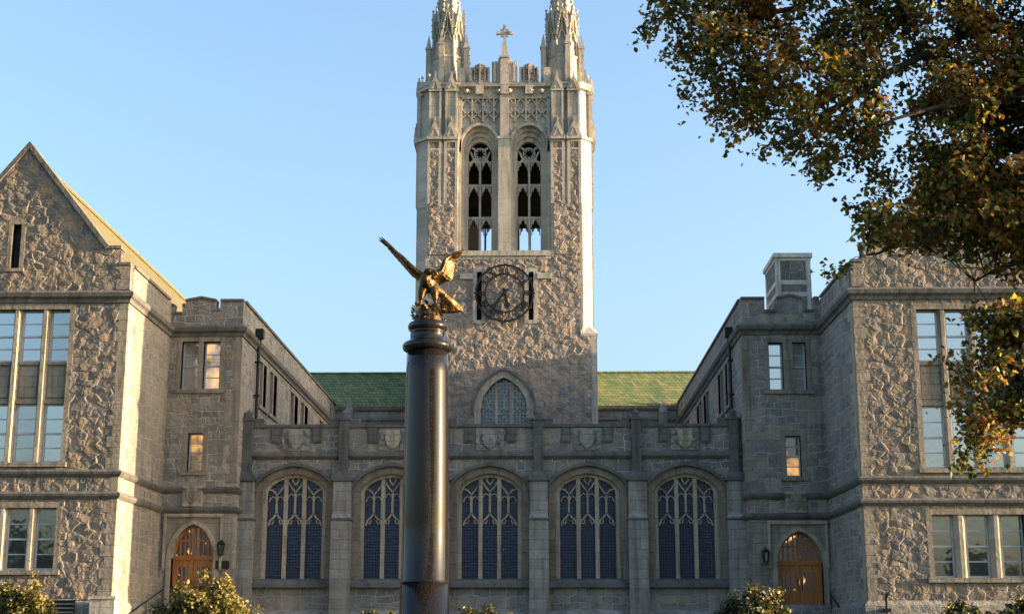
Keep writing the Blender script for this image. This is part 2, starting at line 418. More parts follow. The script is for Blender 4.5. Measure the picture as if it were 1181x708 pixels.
M = {}
M['rubble'] = rubble('rubble_granite', [(.13, .13, .135), (.25, .24, .23), (.23, .23, .235), (.37, .31, .25), (.27, .265, .26), (.46, .39, .31)], (.30, .28, .25), cw=.55, ch=.36, relief=.19, rock=.95)
M['rubble_tower'] = rubble('rubble_tower', [(.20, .195, .19), (.36, .325, .285), (.30, .29, .28), (.48, .39, .30), (.36, .33, .30), (.56, .46, .36)], (.36, .33, .29), cw=.62, ch=.40, relief=.21, rock=.95)
M['rubble_face'] = rubble('rubble_granite', [(.11, .105, .10), (.26, .225, .185), (.19, .185, .18), (.40, .295, .205), (.26, .24, .215), (.33, .24, .165), (.50, .40, .29)], (.23, .21, .185), cw=.46, ch=.28, relief=.19, rock=.95, disp=.031)
M['tower_face'] = rubble('rubble_tower', [(.17, .165, .16), (.38, .315, .25), (.27, .26, .245), (.52, .385, .275), (.37, .325, .275), (.44, .32, .23), (.60, .47, .35)], (.29, .265, .235), cw=.52, ch=.32, relief=.21, rock=.95, disp=.036)
M['coursed'] = rubble('coursed_granite', [(.19, .185, .178), (.33, .31, .285), (.25, .244, .235), (.46, .395, .32), (.35, .333, .31), (.40, .33, .26), (.52, .455, .38)], (.46, .44, .405), cw=.92, ch=.50, relief=.06, rock=.55, mw=1.7, squared=True)
M['squared_warm'] = rubble('squared_rubble', [(.20, .18, .16), (.32, .285, .24), (.28, .26, .235), (.42, .35, .27), (.34, .31, .27), (.50, .42, .32)], (.42, .38, .32), cw=.92, ch=.52, relief=.06, rock=.55, mw=1.6, squared=True)
M['trim'] = ashlar('weathered_trim_stone', (.33, .28, .22), (.27, .235, .19), (.2, .18, .155))
M['trim_dark'] = ashlar('weathered_coping_stone', (.175, .166, .154), (.135, .13, .125), (.1, .097, .094), 1.3, .6)
M['arcade'] = ashlar('grey_arcade_stone', (.345, .325, .295), (.275, .262, .24), (.22, .21, .195), .8, .40)
M['limestone'] = ashlar('pale_limestone', (.52, .47, .39), (.46, .415, .35), (.38, .34, .29), 1.1, .55, .008, .35)
M['arcade_trim'] = ashlar('brown_arcade_trim', (.28, .23, .18), (.235, .195, .155), (.17, .15, .125), .6, .5)
M['arcade_win'] = ashlar('arcade_tracery_stone', (.47, .39, .30), (.42, .35, .275), (.33, .28, .225), .6, .7)
M['limestone_pale'] = ashlar('chimney_limestone', (.68, .64, .56), (.62, .58, .51), (.5, .47, .42), 1.1, .55, .008, .3)
M['mullion'] = ashlar('window_limestone', (.45, .385, .30), (.40, .345, .27), (.33, .29, .235), .6, .7)
M['tile_green'] = tiles('green_roof_tiles', [(.06, .10, .045), (.12, .185, .075), (.20, .24, .09), (.36, .29, .10)])
M['tile_gold'] = tiles('gold_olive_roof_tiles', [(.095, .085, .035), (.15, .125, .05), (.19, .15, .06), (.13, .135, .05)])  # gold and olive tones mixed at random over the wing roofs
M['sash'] = plain('painted_sash', (.50, .52, .53), .5, var=.1)
M['sash_dark'] = plain('dark_sash', (.16, .17, .19), .5, var=.1)
M['pane'] = glass('window_glass', (.03, .035, .04), .52)
M['pane_mid'] = glass('window_glass_dim_room', (.06, .058, .055), .40, wob=.008)
M['pane_low'] = glass('ground_window_glass', (.02, .022, .023), .24)
M['pane_lead'] = glass('leaded_glass', (.006, .018, .06), .03, .05, (.12, .12, .014), .016)
M['pane_tower'] = glass('tower_window_glass', (.015, .03, .06), .12, .05, (.2, .2, .022), .02)
M['pane_lit'] = lit_glass('lit_window_glass', (1, .50, .14), .36)
M['pane_spot'] = lit_glass('dark_door_glass', (1, .5, .15), .6, 1.9, (.60, .66, .72), .06)
M['pane_half'] = lit_glass('window_glass_with_lamp', (1, .46, .12), .25, 1.1, (.54, .61, .70), .16)
M['pane_lightened'] = glass('lightened_window_glass', (.26, .24, .215), .22)  # base colour lightened so panes facing dark walls don't read black
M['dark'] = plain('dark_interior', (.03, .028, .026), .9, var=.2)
M['iron'] = plain('black_iron', (.022, .024, .026), .45, .6, .5, .3, 12)
M['oak'] = None
k = NT('varnished_oak'); c = k.coord(); mp = k.n('Mapping'); mp.inputs['Scale'].default_value = (14, 14, 1.2); k.l(c, mp.inputs[0])
f = k.noise(mp.outputs[0], 1.5, 5, .6); k.set(k.ramp(f, [(.3, (.21, .065, .014)), (.5, (.42, .15, .034)), (.7, (.55, .225, .055))]), .38); k.bump(f, .006); M['oak'] = k.m
k = NT('polished_dark_granite'); c = k.coord(); f = k.noise(c, 38, 3, .7); f2 = k.noise(c, 3, 4, .6)
k.set(k.mix(.5, k.ramp(f, [(.35, (.006, .006, .006)), (.55, (.015, .0135, .0125)), (.74, (.05, .04, .035))]), k.ramp(f2, [(.3, (.5, .5, .5)), (.7, (1.2, 1.1, 1.05))]), 'MULTIPLY'), .06, spec=.32); k.b.inputs['Coat Weight'].default_value = .0; k.b.inputs['Coat Roughness'].default_value = .06; M['granite'] = k.m
k = NT('gilded_bronze'); c = k.coord(); f = k.noise(c, 5, 5, .65); g = k.noise(c, 22, 3, .6)
k.set(k.ramp(f, [(.38, (.03, .018, .009)), (.52, (.085, .05, .02)), (.70, (.26, .165, .062))]), k.math('ADD', k.math('MULTIPLY', g, .3), .22), .9); k.bump(g, .03, .6); M['gold'] = k.m
k = NT('dry_lawn'); c = k.coord(); k.set(k.ramp(k.noise(c, .6, 6, .7), [(.3, (.025, .05, .012)), (.6, (.05, .085, .02)), (.8, (.10, .095, .035))]), .95); k.bump(k.noise(c, 30, 4), .04); M['grass'] = k.m
k = NT('asphalt_path'); c = k.coord(); k.set(k.ramp(k.noise(c, 25, 5, .7), [(.3, (.04, .04, .04)), (.7, (.075, .072, .07))]), .9); k.bump(k.noise(c, 60, 3), .01); M['asphalt'] = k.m
M['granite_step'] = ashlar('granite_steps', (.34, .33, .31), (.28, .27, .26), (.2, .19, .18), 1.6, .17)
k = NT('bark'); c = k.coord(); mp = k.n('Mapping'); mp.inputs['Scale'].default_value = (9, 9, 1.6); k.l(c, mp.inputs[0]); f = k.noise(mp.outputs[0], 1.2, 6, .65)
k.set(k.ramp(f, [(.35, (.022, .018, .014)), (.65, (.075, .06, .048))]), .95); k.bump(f, .05); M['bark'] = k.m

def leaf_mat(name, rough=.5, trans=.35):
    k = NT(name); a = k.n('Attribute', attribute_name='leaf_colour'); k.set(a.outputs['Color'], rough, spec=.35)
    tr = k.n('BsdfTranslucent'); k.l(k.mix(1, a.outputs['Color'], (1.3, 1.15, .6), 'MULTIPLY'), tr.inputs[0])
    mx = k.n('MixShader'); mx.inputs[0].default_value = trans; k.l(k.b.outputs[0], mx.inputs[1]); k.l(tr.outputs[0], mx.inputs[2]); k.l(mx.outputs[0], k.out.inputs[0]); return k.m
M['leaf'] = leaf_mat('autumn_leaf'); M['leaf_bush'] = leaf_mat('shrub_leaf', .45, .25)

GZ = 1.55                                    # ground level in front of the buildings
# ------------------------------------------------------------------ ground
mb = MB(); ys = [-400, -20, 12, 22, 32, 42, 50, 130, 700]; hz = lambda y: 0 if y < 12 else (1.55*(3*t*t-2*t**3) if (t := min(1, (y-12)/38)) < 1 else 1.55)
xs = [-700, -60, -20, 0, 20, 60, 700]
for x0, x1 in zip(xs[:-1], xs[1:]):
    for y0, y1 in zip(ys[:-1], ys[1:]): mb.face((x0, y0, hz(y0)), (x1, y0, hz(y0)), (x1, y1, hz(y1)), (x0, y1, hz(y1)))
tag(mb.build('ground', M['grass'], smooth=False), None, None, kind='structure')
mb = MB(); py = [-30]+ys[2:6]+[44, 47]
py = [-30, 12, 22, 32, 42, 47]
for y0, y1 in zip(py[:-1], py[1:]):
    for x0, x1 in ((-2, 2.4),): mb.face((x0, y0, hz(y0)+.02), (x1, y0, hz(y0)+.02), (x1, y1, hz(y1)+.02), (x0, y1, hz(y1)+.02))
tag(mb.build('path', M['asphalt']), None, None, kind='structure')
mb = MB(); mb.face((-40, 47, 1.575), (40, 47, 1.575), (40, 50.5, 1.575), (-40, 50.5, 1.575)); tag(mb.build('terrace', M['asphalt']), None, None, kind='structure')

# ------------------------------------------------------------------ rectangular sash window
def sash_window(root, T, u0, u1, z0, z1, pane='pane', d=.30, sash='sash', bars=True, glow=None):
    """wooden sash with a meeting rail and a glazing bar in each half; pane behind"""
    f = MB(); w = .065; zm = (z0+z1)/2
    f.box(u0, u0+w, d, d+.09, z0, z1, T); f.box(u1-w, u1, d, d+.09, z0, z1, T)
    f.box(u0+w, u1-w, d, d+.09, z0, z0+.085, T); f.box(u0+w, u1-w, d, d+.09, z1-.06, z1, T)
    f.box(u0+w, u1-w, d-.02, d+.088, zm-.035, zm+.035, T)
    if bars:
        for z in ((z0+zm)/2+.02, (z1+zm)/2-.01): f.box(u0+w, u1-w, d+.02, d+.085, z-.022, z+.022, T)
    fr = f.build('window', M[sash], root)
    g = MB(); ui = u0+w*.6; uj = u1-w*.6
    g.face(T(ui, d+.05, z0+.05), T(uj, d+.05, z0+.05), T(uj, d+.05, zm), T(ui, d+.05, zm))
    g.face(T(ui, d+.038, zm), T(uj, d+.038, zm), T(uj, d+.038, z1-.03), T(ui, d+.038, z1-.03))
    p = g.build('pane', M[pane], fr)
    if glow: p['label'] = glow
    return fr

def quoin_strip(mb, T, u0, dirn, z0, z1, d=-.012, a=.34, b=.52, h=.40, dq=.05):
    """toothed corner blocks on one face, a little proud of the rubble"""
    z = z0; i = 0
    while z < z1-.05:
        w = a if i % 2 else b; e = min(z+h, z1)
        mb.box(min(u0, u0+dirn*w), max(u0, u0+dirn*w), d, dq, z+.004, e-.004, T); z = e; i += 1

# ------------------------------------------------------------------ the two wings
def zr(z):      # the right wing's storeys sit a little lower
    return float(np.interp(z, [2, 7, 8, 10, 12, 13.6, 14.2], [-.3, -.3, -.29, -.17, -.1, -.17, 0]))
def wing(s):
    L = s < 0
    cx = -15.53 if L else 11.84; ent = 3.05 if L else 3.30
    Z = (lambda z: z) if L else (lambda z: z+zr(z))
    label = ('stone wing with steep gable and sunlit gold tiled roof, partly cut off beside the shrubs' if L
             else 'stone wing with a square chimney, half hidden behind the autumn tree')
    prnd = random.Random(7+s)
    root = thing('gabled_wing', (cx, 53.6, GZ), label, 'building', 'gabled stone wings')
    WD = 8.44
    Tf = lambda u, d, z: (cx+s*u, 53.6+d, z)
    Ts = lambda u, d, z: (cx+s*d, 53.6+u, z)
    Te = lambda u, d, z: (cx-s*u, 60.0+d, z)
    dx = cx-s*ent
    Tc = lambda u, d, z: (dx+s*d, 60.0+u, z)
    ax = WD/2
    # ---- front wall with its window openings
    if L: up = [ax-1.62, ax-.54, ax+.54, ax+1.62]; gd = up; wu = wg = .40
    else: up = [2.76, 3.86, 4.96, 6.06]; gd = [2.84, 4.11, 5.38]; wu, wg = .42, .41
    zu = (Z(10.9), Z(13.75)); z_up = (Z(11.74), Z(13.74)); z_mid = (Z(7.93), Z(10.15)); z_gr = (Z(4.0), Z(6.27))
    ops = [dict(a=up[0]-wu, b=up[-1]+wu, lo=z_mid[0], hi=z_up[1]), dict(a=gd[0]-wg, b=gd[-1]+wg, lo=z_gr[0], hi=z_gr[1]),
           dict(a=ax+.08, b=ax+.42, lo=15.35, hi=17.1)]
    top = [(0, .44, 15.45, 15.45), (.44, 1.0, 16.1, 16.1), (1.0, ax, 16.1, 20.15), (ax, WD-1.0, 20.15, 16.1), (WD-1.0, WD-.44, 16.1, 16.1), (WD-.44, WD, 15.45, 15.45)]
    mb = MB(); fc = Facing(); wall(mb, lambda u, d, z: Tf(u, d+.12, z), 0, WD, GZ-.3, top, ops, .38); mb.build('front_wall', M['rubble'], root)
    fo = [dict(a=o['a']-w_+.015, b=o['b']+w_-.015, lo=o['lo']-s_+.02, hi=o['hi']+h_-.015) for o, (w_, s_, h_) in zip(ops, ((.2, .16, .22), (.2, .16, .22), (.16, .13, .2)))]
    ft = [(.33, .44, 15.45, 15.45)]+top[1:-1]+[(WD-.44, WD-.33, 15.45, 15.45)]
    wall(MB(), lambda u, d, z: Tf(u, d-.026, z), .33, WD-.33, GZ-.3, ft, fo, .5, facing=fc)
    fc.build('stone_facing', M['rubble_face'], root)
    mb = MB(); wall(mb, Ts, .5, 6.4, GZ-.3, 15.45, [], .5); mb.build('side_wall', M['coursed' if not L else 'squared_warm'], root)
    mb = MB(); To = lambda u, d, z: (cx+s*(WD-d), 53.6+u, z); wall(mb, To, .5, 33, GZ-.3, 15.35, [], .5); wall(mb, lambda u, d, z: (dx+s*u, 86.6-d, z), 0, ent+WD, GZ-.3, 15.3, [], .4)
    mb.face(*[(cx+s*a, y, z) for a, y, z in ((.3, 86.5, 15.3), (ax, 86.5, 19.9), (WD-.3, 86.5, 15.3))]); mb.build('outer_wall', M['rubble'], root)
    # ---- gable coping, roof
    mb = MB()
    for a0, z0_, a1, z1_ in ((1.0, 16.1, ax, 20.15), (WD-1.0, 16.1, ax, 20.15)):
        n = Vector((-(z1_-z0_), abs(a1-a0))).normalized()*.17
        sg = 1 if a1 > a0 else -1
        mb.slab([(a0, z0_), (a1, z1_), (a1, z1_+.28), (a0+sg*n.x, z0_+n.y)], -.09, .56, Tf)
    for a0, a1 in ((.40, 1.0), (WD-1.0, WD-.40)): mb.slab([(a0, 16.1), (a1, 16.1), (a1, 16.22), (a0, 16.22)], -.06, .56, Tf)
    mb.build('gable_coping', M['trim_dark'], root)
    mb = MB()
    for u0, u1 in ((.35, ax), (WD-.35, ax)):
        e0, e1 = 15.4, 19.95
        mb.face(*[(cx+s*u, y, z) for u, y, z in ((u0, 54.05, e0), (u0, 86.3, e0), (u1, 86.3, e1), (u1, 54.05, e1))])
    mb.box(cx+s*ax-.1, cx+s*ax+.1, 54.1, 86.3, 19.9, 20.05)
    mb.build('roof', M['tile_gold'], root)
    mb = MB(); mb.face(*[(x, y, 14.75) for x, y in ((dx, 60.3), (dx, 86.4), (cx+s*.6, 86.4), (cx+s*.6, 60.3))]); mb.build('flat_roof', M['trim_dark'], root)
    # ---- entrance block wall
    dc = ent/2+(.12 if L else -.15) if L else 1.28
    dc = 1.39 if not L else 1.375+.0
    dc = {True: 1.38, False: 1.28}[L]
    dc = (abs(-14.15-cx) if L else abs(10.57-cx)); dw = .86 if L else .91
    sz = (Z(4.75), 1.38); dspr = 4.78 if L else 4.55; dap = 6.14 if L else 5.82
    wn = [(abs(-14.66-cx), .34), (abs(-13.73-cx), .35)] if L else [(abs(9.92-cx), .30), (abs(10.9-cx), .28)]
    sm = abs(-14.25-cx) if L else abs(10.49-cx)
    zu2 = (Z(11.73), Z(13.77)); zs = (Z(8.3), Z(9.9))
    ops = [dict(a=q-w, b=q+w, lo=zu2[0], hi=zu2[1]) for q, w in wn] + [dict(a=sm-.31, b=sm+.31, lo=zs[0], hi=zs[1]),
           dict(a=dc-dw, b=dc+dw, lo=2.55, hi=arch_fn(dc, dw, dspr, dap-dspr, 'gothic'))]
    m0, m1 = (.58, 1.90) if L else (.72, 1.80); cr = 1.12 if L else .98
    gz = 14.95; mt = 15.50
    if L: top = [(0, .10, 15.3, 15.3), (.10, .45, gz, gz), (.45, m0, 15.3, 15.3), (m0, (m0+m1)/2, mt, mt+.13), ((m0+m1)/2, m1, mt+.13, mt), (m1, m1+.16, gz+.15, gz+.15), (m1+.16, ent, mt, mt)]
    else: top = [(0, .24, mt, mt), (.24, m0, gz, gz), (m0, (m0+m1)/2, mt, mt+.13), ((m0+m1)/2, m1, mt+.13, mt), (m1, m1+.50, gz, gz), (m1+.5, ent, mt, mt)]
    mb = MB(); wall(mb, Te, 0, ent, GZ-.3, top, ops, .45); mb.build('entrance_wall', M['coursed'], root)
    cop = MB()
    for a, b, za, zb in top: cop.slab([(a-.0, za+.002), (b, zb+.002), (b, zb+.10), (a, za+.10)], -.07, .5, Te)
    # ---- court wall going back
    def yw(y): return y-60
    cw = [(yw(64.1), yw(65.7)), (yw(66.6), yw(68.4)), (yw(72.4), yw(74.6)), (yw(75.6), yw(77.9)), (yw(82.2), yw(84.4))]
    cz = (11.72, 13.7)
    ops = [dict(a=a, b=b, lo=cz[0], hi=cz[1]) for a, b in cw]
    mb = MB(); wall(mb, Tc, .45, 29.0, GZ-.3, 15.50, ops, .45); mb.build('court_wall', M['coursed'], root)
    cop.slab([(.45, 15.502), (29, 15.502), (29, 15.62), (.45, 15.62)], -.07, .5, Tc)
    cop.slab([(.5, 15.452), (6.0, 15.452), (6.0, 15.56), (.5, 15.56)], -.07, .5, Ts)
    cop.slab([(0, 15.452), (.44, 15.452), (.44, 15.56), (0, 15.56)], -.07, .5, Tf)
    cop.build('parapet_coping', M['trim_dark'], root)
    # ---- mouldings running round the corners
    path = [(cx+s*WD, 53.6), (cx, 53.6), (cx, 60), (dx, 60), (dx, 89)]
    sg = -s
    mb = MB(); mould(mb, path, [(-.05, 13.98), (.06, 13.98), (.09, 14.10), (.20, 14.20), (.24, 14.34), (.10, 14.44), (-.05, 14.48)], sg); mb.build('cornice', M['trim_dark'], root)
    path = path[:4]+[(dx, 61)]
    for z in (7.53, 6.72):
        zz = Z(z); mb = MB(); mould(mb, path, [(-.05, zz-.13), (.05, zz-.13), (.13, zz-.03), (.15, zz+.05), (.03, zz+.14), (-.05, zz+.14)], sg); mb.build('string_course', M['trim_dark'], root)
    mb = MB(); mould(mb, path[:3], [(-.05, 15.22), (.06, 15.22), (.06, 15.38), (-.05, 15.38)], sg) if False else None
    mb = MB(); mould(mb, path, [(-.05, GZ-.3), (.16, GZ-.3), (.16, 2.75), (.02, 2.9), (-.05, 2.9)], sg)
    mb.build('plinth', M['coursed'], root)
    # ---- quoins, one object to a corner
    for a_ in ((Tf, -.012, 1, 2.9, 13.96, dict(dq=.2)), (Tf, -.012, 1, 14.5, 15.44, dict(dq=.2)), (Tf, WD, -1, 2.9, 13.96, dict(dq=.2)), (Ts, .202, 1, 2.9, 13.96, dict(a=.45, b=.85)),
               (Te, ent+.012, -1, 7.8, 13.96, dict(a=.3, b=.45)), (Tc, .052, 1, 10.4, 13.96, dict(a=.3, b=.5))):
        mb = MB(); quoin_strip(mb, *a_[:5], **a_[5]); mb.build('quoins', M['trim' if a_[0] is not Ts else 'mullion'], root)
    # ---- stone frames of the front windows
    def frame(T, a, b, lo, hi, w=.2, d0=-.015, sill=True, mats='trim', n='window_surround', head=.22):
        m = MB(); m.box(a-w, a, d0, .31, lo, hi, T); m.box(b, b+w, d0, .31, lo, hi, T); m.box(a-w, b+w, d0, .31, hi, hi+head, T)
        if sill: m.slab2 = None; m.box(a-w-.05, b+w+.05, -.10, .31, lo-.16, lo, T)
        return m
    m = frame(Tf, up[0]-wu, up[-1]+wu, z_mid[0], z_up[1]); m.build('window_surround', M['trim'], root)
    m = frame(Tf, gd[0]-wg, gd[-1]+wg, z_gr[0], z_gr[1]); m.build('window_surround', M['trim'], root)
    for a, b in zip(up[:-1], up[1:]):
        m = MB(); a1, b1 = a+wu, b-wu; c0 = (a1+b1)/2
        m.slab([], 0, 0, Tf) if False else None
        for lo, hi in ((z_mid[0], z_up[1]),):
            P = [(a1, .40), (a1, .18), (c0-.07, .015), (c0+.07, .015), (b1, .18), (b1, .40)]
            m.prism([(p[0], p[1]) for p in P], lo, hi, Tf)
        m.build('mullion', M['mullion'], root)
    for a, b in zip(gd[:-1], gd[1:]):
        m = MB(); a1, b1 = a+wg, b-wg; c0 = (a1+b1)/2; q = min(.07, (b1-a1)/2-.04)
        m.prism([(a1, .40), (a1, .18), (c0-q, .015), (c0+q, .015), (b1, .18), (b1, .40)], z_gr[0], z_gr[1], Tf); m.build('mullion', M['mullion'], root)
    for q in up:
        m = MB(); m.box(q-wu+.002, q+wu-.002, .2, .34, z_mid[1], z_up[0], Tf); m.box(q-wu+.07, q+wu-.07, .17, .2, z_mid[1]+.25, z_up[0]-.22, Tf)
        m.box(q-wu+.002, q+wu-.002, .12, .2, z_up[0]-.12, z_up[0], Tf); m.box(q-wu+.002, q+wu-.002, .13, .2, z_mid[1], z_mid[1]+.14, Tf); m.build('spandrel', M['trim'], root)
        sash_window(root, Tf, q-wu, q+wu, z_up[0], z_up[1], prnd.choice(['pane', 'pane', 'pane_mid'])); sash_window(root, Tf, q-wu, q+wu, *z_mid, prnd.choice(['pane', 'pane_mid', 'pane_mid']))
    for i, q in enumerate(gd):
        sash_window(root, Tf, q-wg, q+wg, *z_gr, 'pane_low', glow=None)
    m = MB(); m.box(ax+.08, ax+.42, .32, .36, 15.35, 17.1, Tf); sl_ = m.build('slit_window', M['dark'], root)
    m = MB(); a, b = ax+.08, ax+.42
    m.box(a-.16, a, -.012, .3, 15.35, 17.1, Tf); m.box(b, b+.16, -.012, .3, 15.35, 17.1, Tf); m.box(a-.16, b+.16, -.012, .3, 17.1, 17.3, Tf); m.box(a-.2, b+.2, -.05, .3, 15.22, 15.35, Tf)
    m.build('window_surround', M['trim'], root)
    # ---- entrance wall windows
    a, b = wn[0][0]-wn[0][1], wn[1][0]+wn[1][1]; lo_, hi_ = min(a, wn[1][0]-wn[1][1]), max(b, wn[0][0]+wn[0][1])
    m = frame(Te, lo_, hi_, *zu2); e = sorted([(q-w, q+w) for q, w in wn]); m.box(e[0][1], e[1][0], -.012, .35, *zu2, Te); m.build('window_surround', M['trim'], root)
    for i, (q, w) in enumerate(wn):
        lit = (L and i == 1)
        sash_window(root, Te, q-w, q+w, *zu2, 'pane_lit' if lit else ('pane_lightened' if (L or i == 1) else 'pane'), .26, glow='pane glowing with a warm light inside' if lit else None)
    m = frame(Te, sm-.31, sm+.31, *zs); m.build('window_surround', M['trim'], root)
    sash_window(root, Te, sm-.31, sm+.31, *zs, 'pane_half', .26, glow='pane with a warm lamp burning behind it')
    # ---- court windows
    for a, b in cw:
        m = frame(Tc, a, b, *cz, w=.22); m.box((a+b)/2-.108, (a+b)/2+.108, -.012, .35, *cz, Tc); m.build('window_surround', M['trim'], root)
        sash_window(root, Tc, a, (a+b)/2-.11, *cz, 'pane_lightened', .26); sash_window(root, Tc, (a+b)/2+.11, b, *cz, 'pane_lightened', .26)
    # ---- crest panel, door surround, door
    zc0, zc1 = Z(6.86), Z(7.72)
    m = MB(); m.box(sm-.42, sm+.42, -.10, .02, zc0, zc1, Te); m.build('crest_panel', M['mullion'], root)
    m = MB(); sh = [(-.24, .30), (.24, .30), (.24, -.02), (.17, -.2), (0, -.34), (-.17, -.2), (-.24, -.02)]; zc = (zc0+zc1)/2+.02
    m.slab([(sm+x, zc+z) for x, z in sh], -.15, -.1, Te); m.slab([(sm+x*.45, zc+z*.45) for x, z in sh], -.18, -.15, Te)
    for q in (-.33, .33):
        for zz in (-.22, 0, .22): m.slab([(sm+q+.06*math.cos(t), zc+zz+.09*math.sin(t)) for t in np.linspace(0, 2*math.pi, 7)[:-1]], -.135, -.1, Te)
    m.build('shield', M['trim'], root)
    m = MB(); fz = dap+.28
    fn = arch_line(dc, dw, dspr, dap-dspr, 'gothic', 2.55); fo = arch_line(dc, dw+.20, dspr, dap-dspr+.16, 'gothic', 2.55)
    m.ribbon(fn, fo, -.05, .34, Te)
    fo2 = arch_line(dc, dw+.10, dspr, dap-dspr+.08, 'gothic', 2.55); m.ribbon(fn, fo2, .0, .36, lambda u, d, z: Te(u, d-.0, z)) if False else None
    A, B = max(.12, dc-dw-.36), min(ent-.06, dc+dw+.36)
    m.box(A, B, -.13, .02, fz, fz+.14, Te); m.box(A, A+.1, -.10, .02, 4.3, fz, Te); m.box(B-.1, B, -.10, .02, 4.3, fz, Te)
    m.build('door_surround', M['mullion'], root)
    m = MB()     # spandrel ashlar around the arch
    sp_ops = [dict(a=dc-dw-.2, b=dc+dw+.2, lo=2.9, hi=arch_fn(dc, dw+.2, dspr, dap-dspr+.16, 'gothic'))]
    wall(m, lambda u, d, z: Te(u, d-.02, z), A+.1, B-.1, 2.9, fz, sp_ops, .04); 
    m.box(B, ent-.05, -.025, .02, 2.9, Z(6.5), Te); m.build('entrance_ashlar', M['trim'], root)
    # door: oak, with glazed head
    dd = .30; ztr = dspr+.02
    m = MB(); f_ = arch_fn(dc, dw, dspr, dap-dspr, 'gothic')
    out = arch_line(dc, dw, dspr, dap-dspr, 'gothic', 2.55); inn = arch_line(dc, dw-.09, dspr, dap-dspr-.09, 'gothic', 2.55); m.ribbon(inn, out, dd, dd+.12, Te)
    m.box(dc-dw+.09, dc+dw-.09, dd-.02, dd+.12, ztr-.09, ztr+.09, Te)
    fi = arch_fn(dc, dw-.09, dspr, dap-dspr-.09, 'gothic')
    for i in range(1, 8):
        u = dc-dw+.09+(2*dw-.18)*i/8; w = .028 if i != 4 else .05
        m.box(u-w, u+w, dd+.01, dd+.1, ztr+.09, fi(u), Te)
    mid = ztr+.09+(dap-ztr)*.45
    m.box(dc-dw+.14, dc+dw-.14, dd+.015, dd+.09, mid-.03, mid+.03, Te)
    door = m.build('door', M['oak'], root)
    for sd in (-1, 1):
        m = MB(); a, b = (dc-dw+.09, dc-.01) if sd < 0 else (dc+.01, dc+dw-.09)
        zb, zt = 2.6, ztr-.09; g0, g1 = zt-1.0, zt-.28
        slots = [a+(b-a)*q for q in (.26, .5, .74)]
        wall(m, lambda u, d, z: Te(u, dd+.03+d, z), a, b, zb, zt, [dict(a=q-.06, b=q+.06, lo=g0, hi=g1) for q in slots], .06)
        for i in range(1, 5):
            u = a+(b-a)*i/5
            for za, zb_ in ((zb, g0-.12), ): m.box(u-.012, u+.012, dd+.015, dd+.03, za+.1, zb_, Te)
        m.box(a, b, dd+.012, dd+.03, g0-.14, g0-.06, Te); m.box(a, b, dd+.012, dd+.03, zb, zb+.18, Te)
        lf = m.build('door_leaf', M['oak'], door)
        m = MB(); m.tube([Te(dc+sd*.09, dd-.03, 3.5), Te(dc+sd*.09, dd-.06, 3.6), Te(dc+sd*.09, dd-.06, 3.85), Te(dc+sd*.09, dd-.03, 3.95)], .014, 6); m.build('handle', M['iron'], door)
    m = MB(); m.slab(arch_line(dc, dw-.06, dspr, dap-dspr-.06, 'gothic', 2.6), dd+.10, dd+.11, Te); m.build('door_glass', M['pane_spot'], door)
    # ---- downpipe on the court wall
    m = MB(); yy = 62.95; o = -.14
    m.tube([Tc(yy-60, o, 14.3), Tc(yy-60, o, 9.6)], .075, 8)
    m.prism([(yy-60-.22, o-.2), (yy-60+.22, o-.2), (yy-60+.22, .02), (yy-60-.22, .02)], 14.48, 14.9, lambda u, d, z: Tc(u, d, z))
    m.prism([(yy-60-.13, o-.11), (yy-60+.13, o-.11), (yy-60+.13, .02), (yy-60-.13, .02)], 14.25, 14.48, lambda u, d, z: Tc(u, d, z))
    for z in (13.4, 11.9, 10.6): m.box(yy-60-.11, yy-60+.11, o-.1, 0, z, z+.07, Tc)
    m.build('downpipe', M['iron'], root)
    if not L:   # chimney
        m = MB(); X0, X1, Y0, Y1 = 10.75, 12.30, 64.0, 67.0
        m.box(X0, X1, Y0, Y1, 14.0, 18.35); ch = m.build('chimney', M['squared_warm'], root)
        m = MB(); m.box(X0-.1, X1+.1, Y0-.1, Y1+.1, 18.35, 18.55); m.box(X0-.03, X1+.03, Y0-.03, Y1+.03, 18.2, 18.35); m.build('chimney_cap', M['limestone_pale'], ch)
        m = MB()
        for z in (15.4, 16.55, 17.1): m.box(X0-.02, X1+.02, Y0-.02, Y1+.02, z, z+.2)
        for a, b in ((X0-.015, X0+.2), (X1-.2, X1+.015)): m.box(a, b, Y0-.016, Y0+.2, 14.5, 18.2)
        m.box(X0-.014, X0+.2, Y1-.25, Y1+.014, 14.5, 18.2); m.build('chimney_band', M['limestone_pale'], ch)
    else:       # basement louvre
        m = MB(); u0 = 2.35; m.box(u0-1.5, u0+.1, -.20, -.165, 2.3, 3.0, lambda u, d, z: Tf(u+.4, d, z)); fr = m.build('basement_louvre', M['dark'], root)
        m = MB()
        for i in range(5): m.box(u0-1.48, u0+.08, -.26, -.2, 2.32+i*.15, 2.37+i*.15, lambda u, d, z: Tf(u+.4, d, z))
        m.build('louvre_slats', M['trim'], fr)
        m = MB(); m.box(-.35, .55, -.75, -.17, GZ-.2, 2.95, Tf); m.box(-.4, .6, -.8, -.165, 2.95, 3.05, Tf); m.build('corner_block', M['limestone'], root)
    # ---- entrance steps
    st = thing('entrance_steps', (cx-s*dc, 59, GZ), ('granite steps up to the oak door of the gabled wing with the gold roof' if L else 'granite steps up to the oak door of the wing with the chimney'), 'steps', 'entrance steps')
    n = 6
    for i in range(n):
        m = MB(); h = (2.55-GZ)/n; m.box(dc-1.25, dc+1.25, -2.2+i*.34, -2.2+(i+1)*.34 if i < n-1 else -.17, GZ-.05, GZ+h*(i+1), Te); m.build('step', M['granite_step'], st)
    return dict(Te=Te, Tf=Tf, dc=dc, dw=dw, cx=cx)
WL = wing(-1); WR = wing(1)

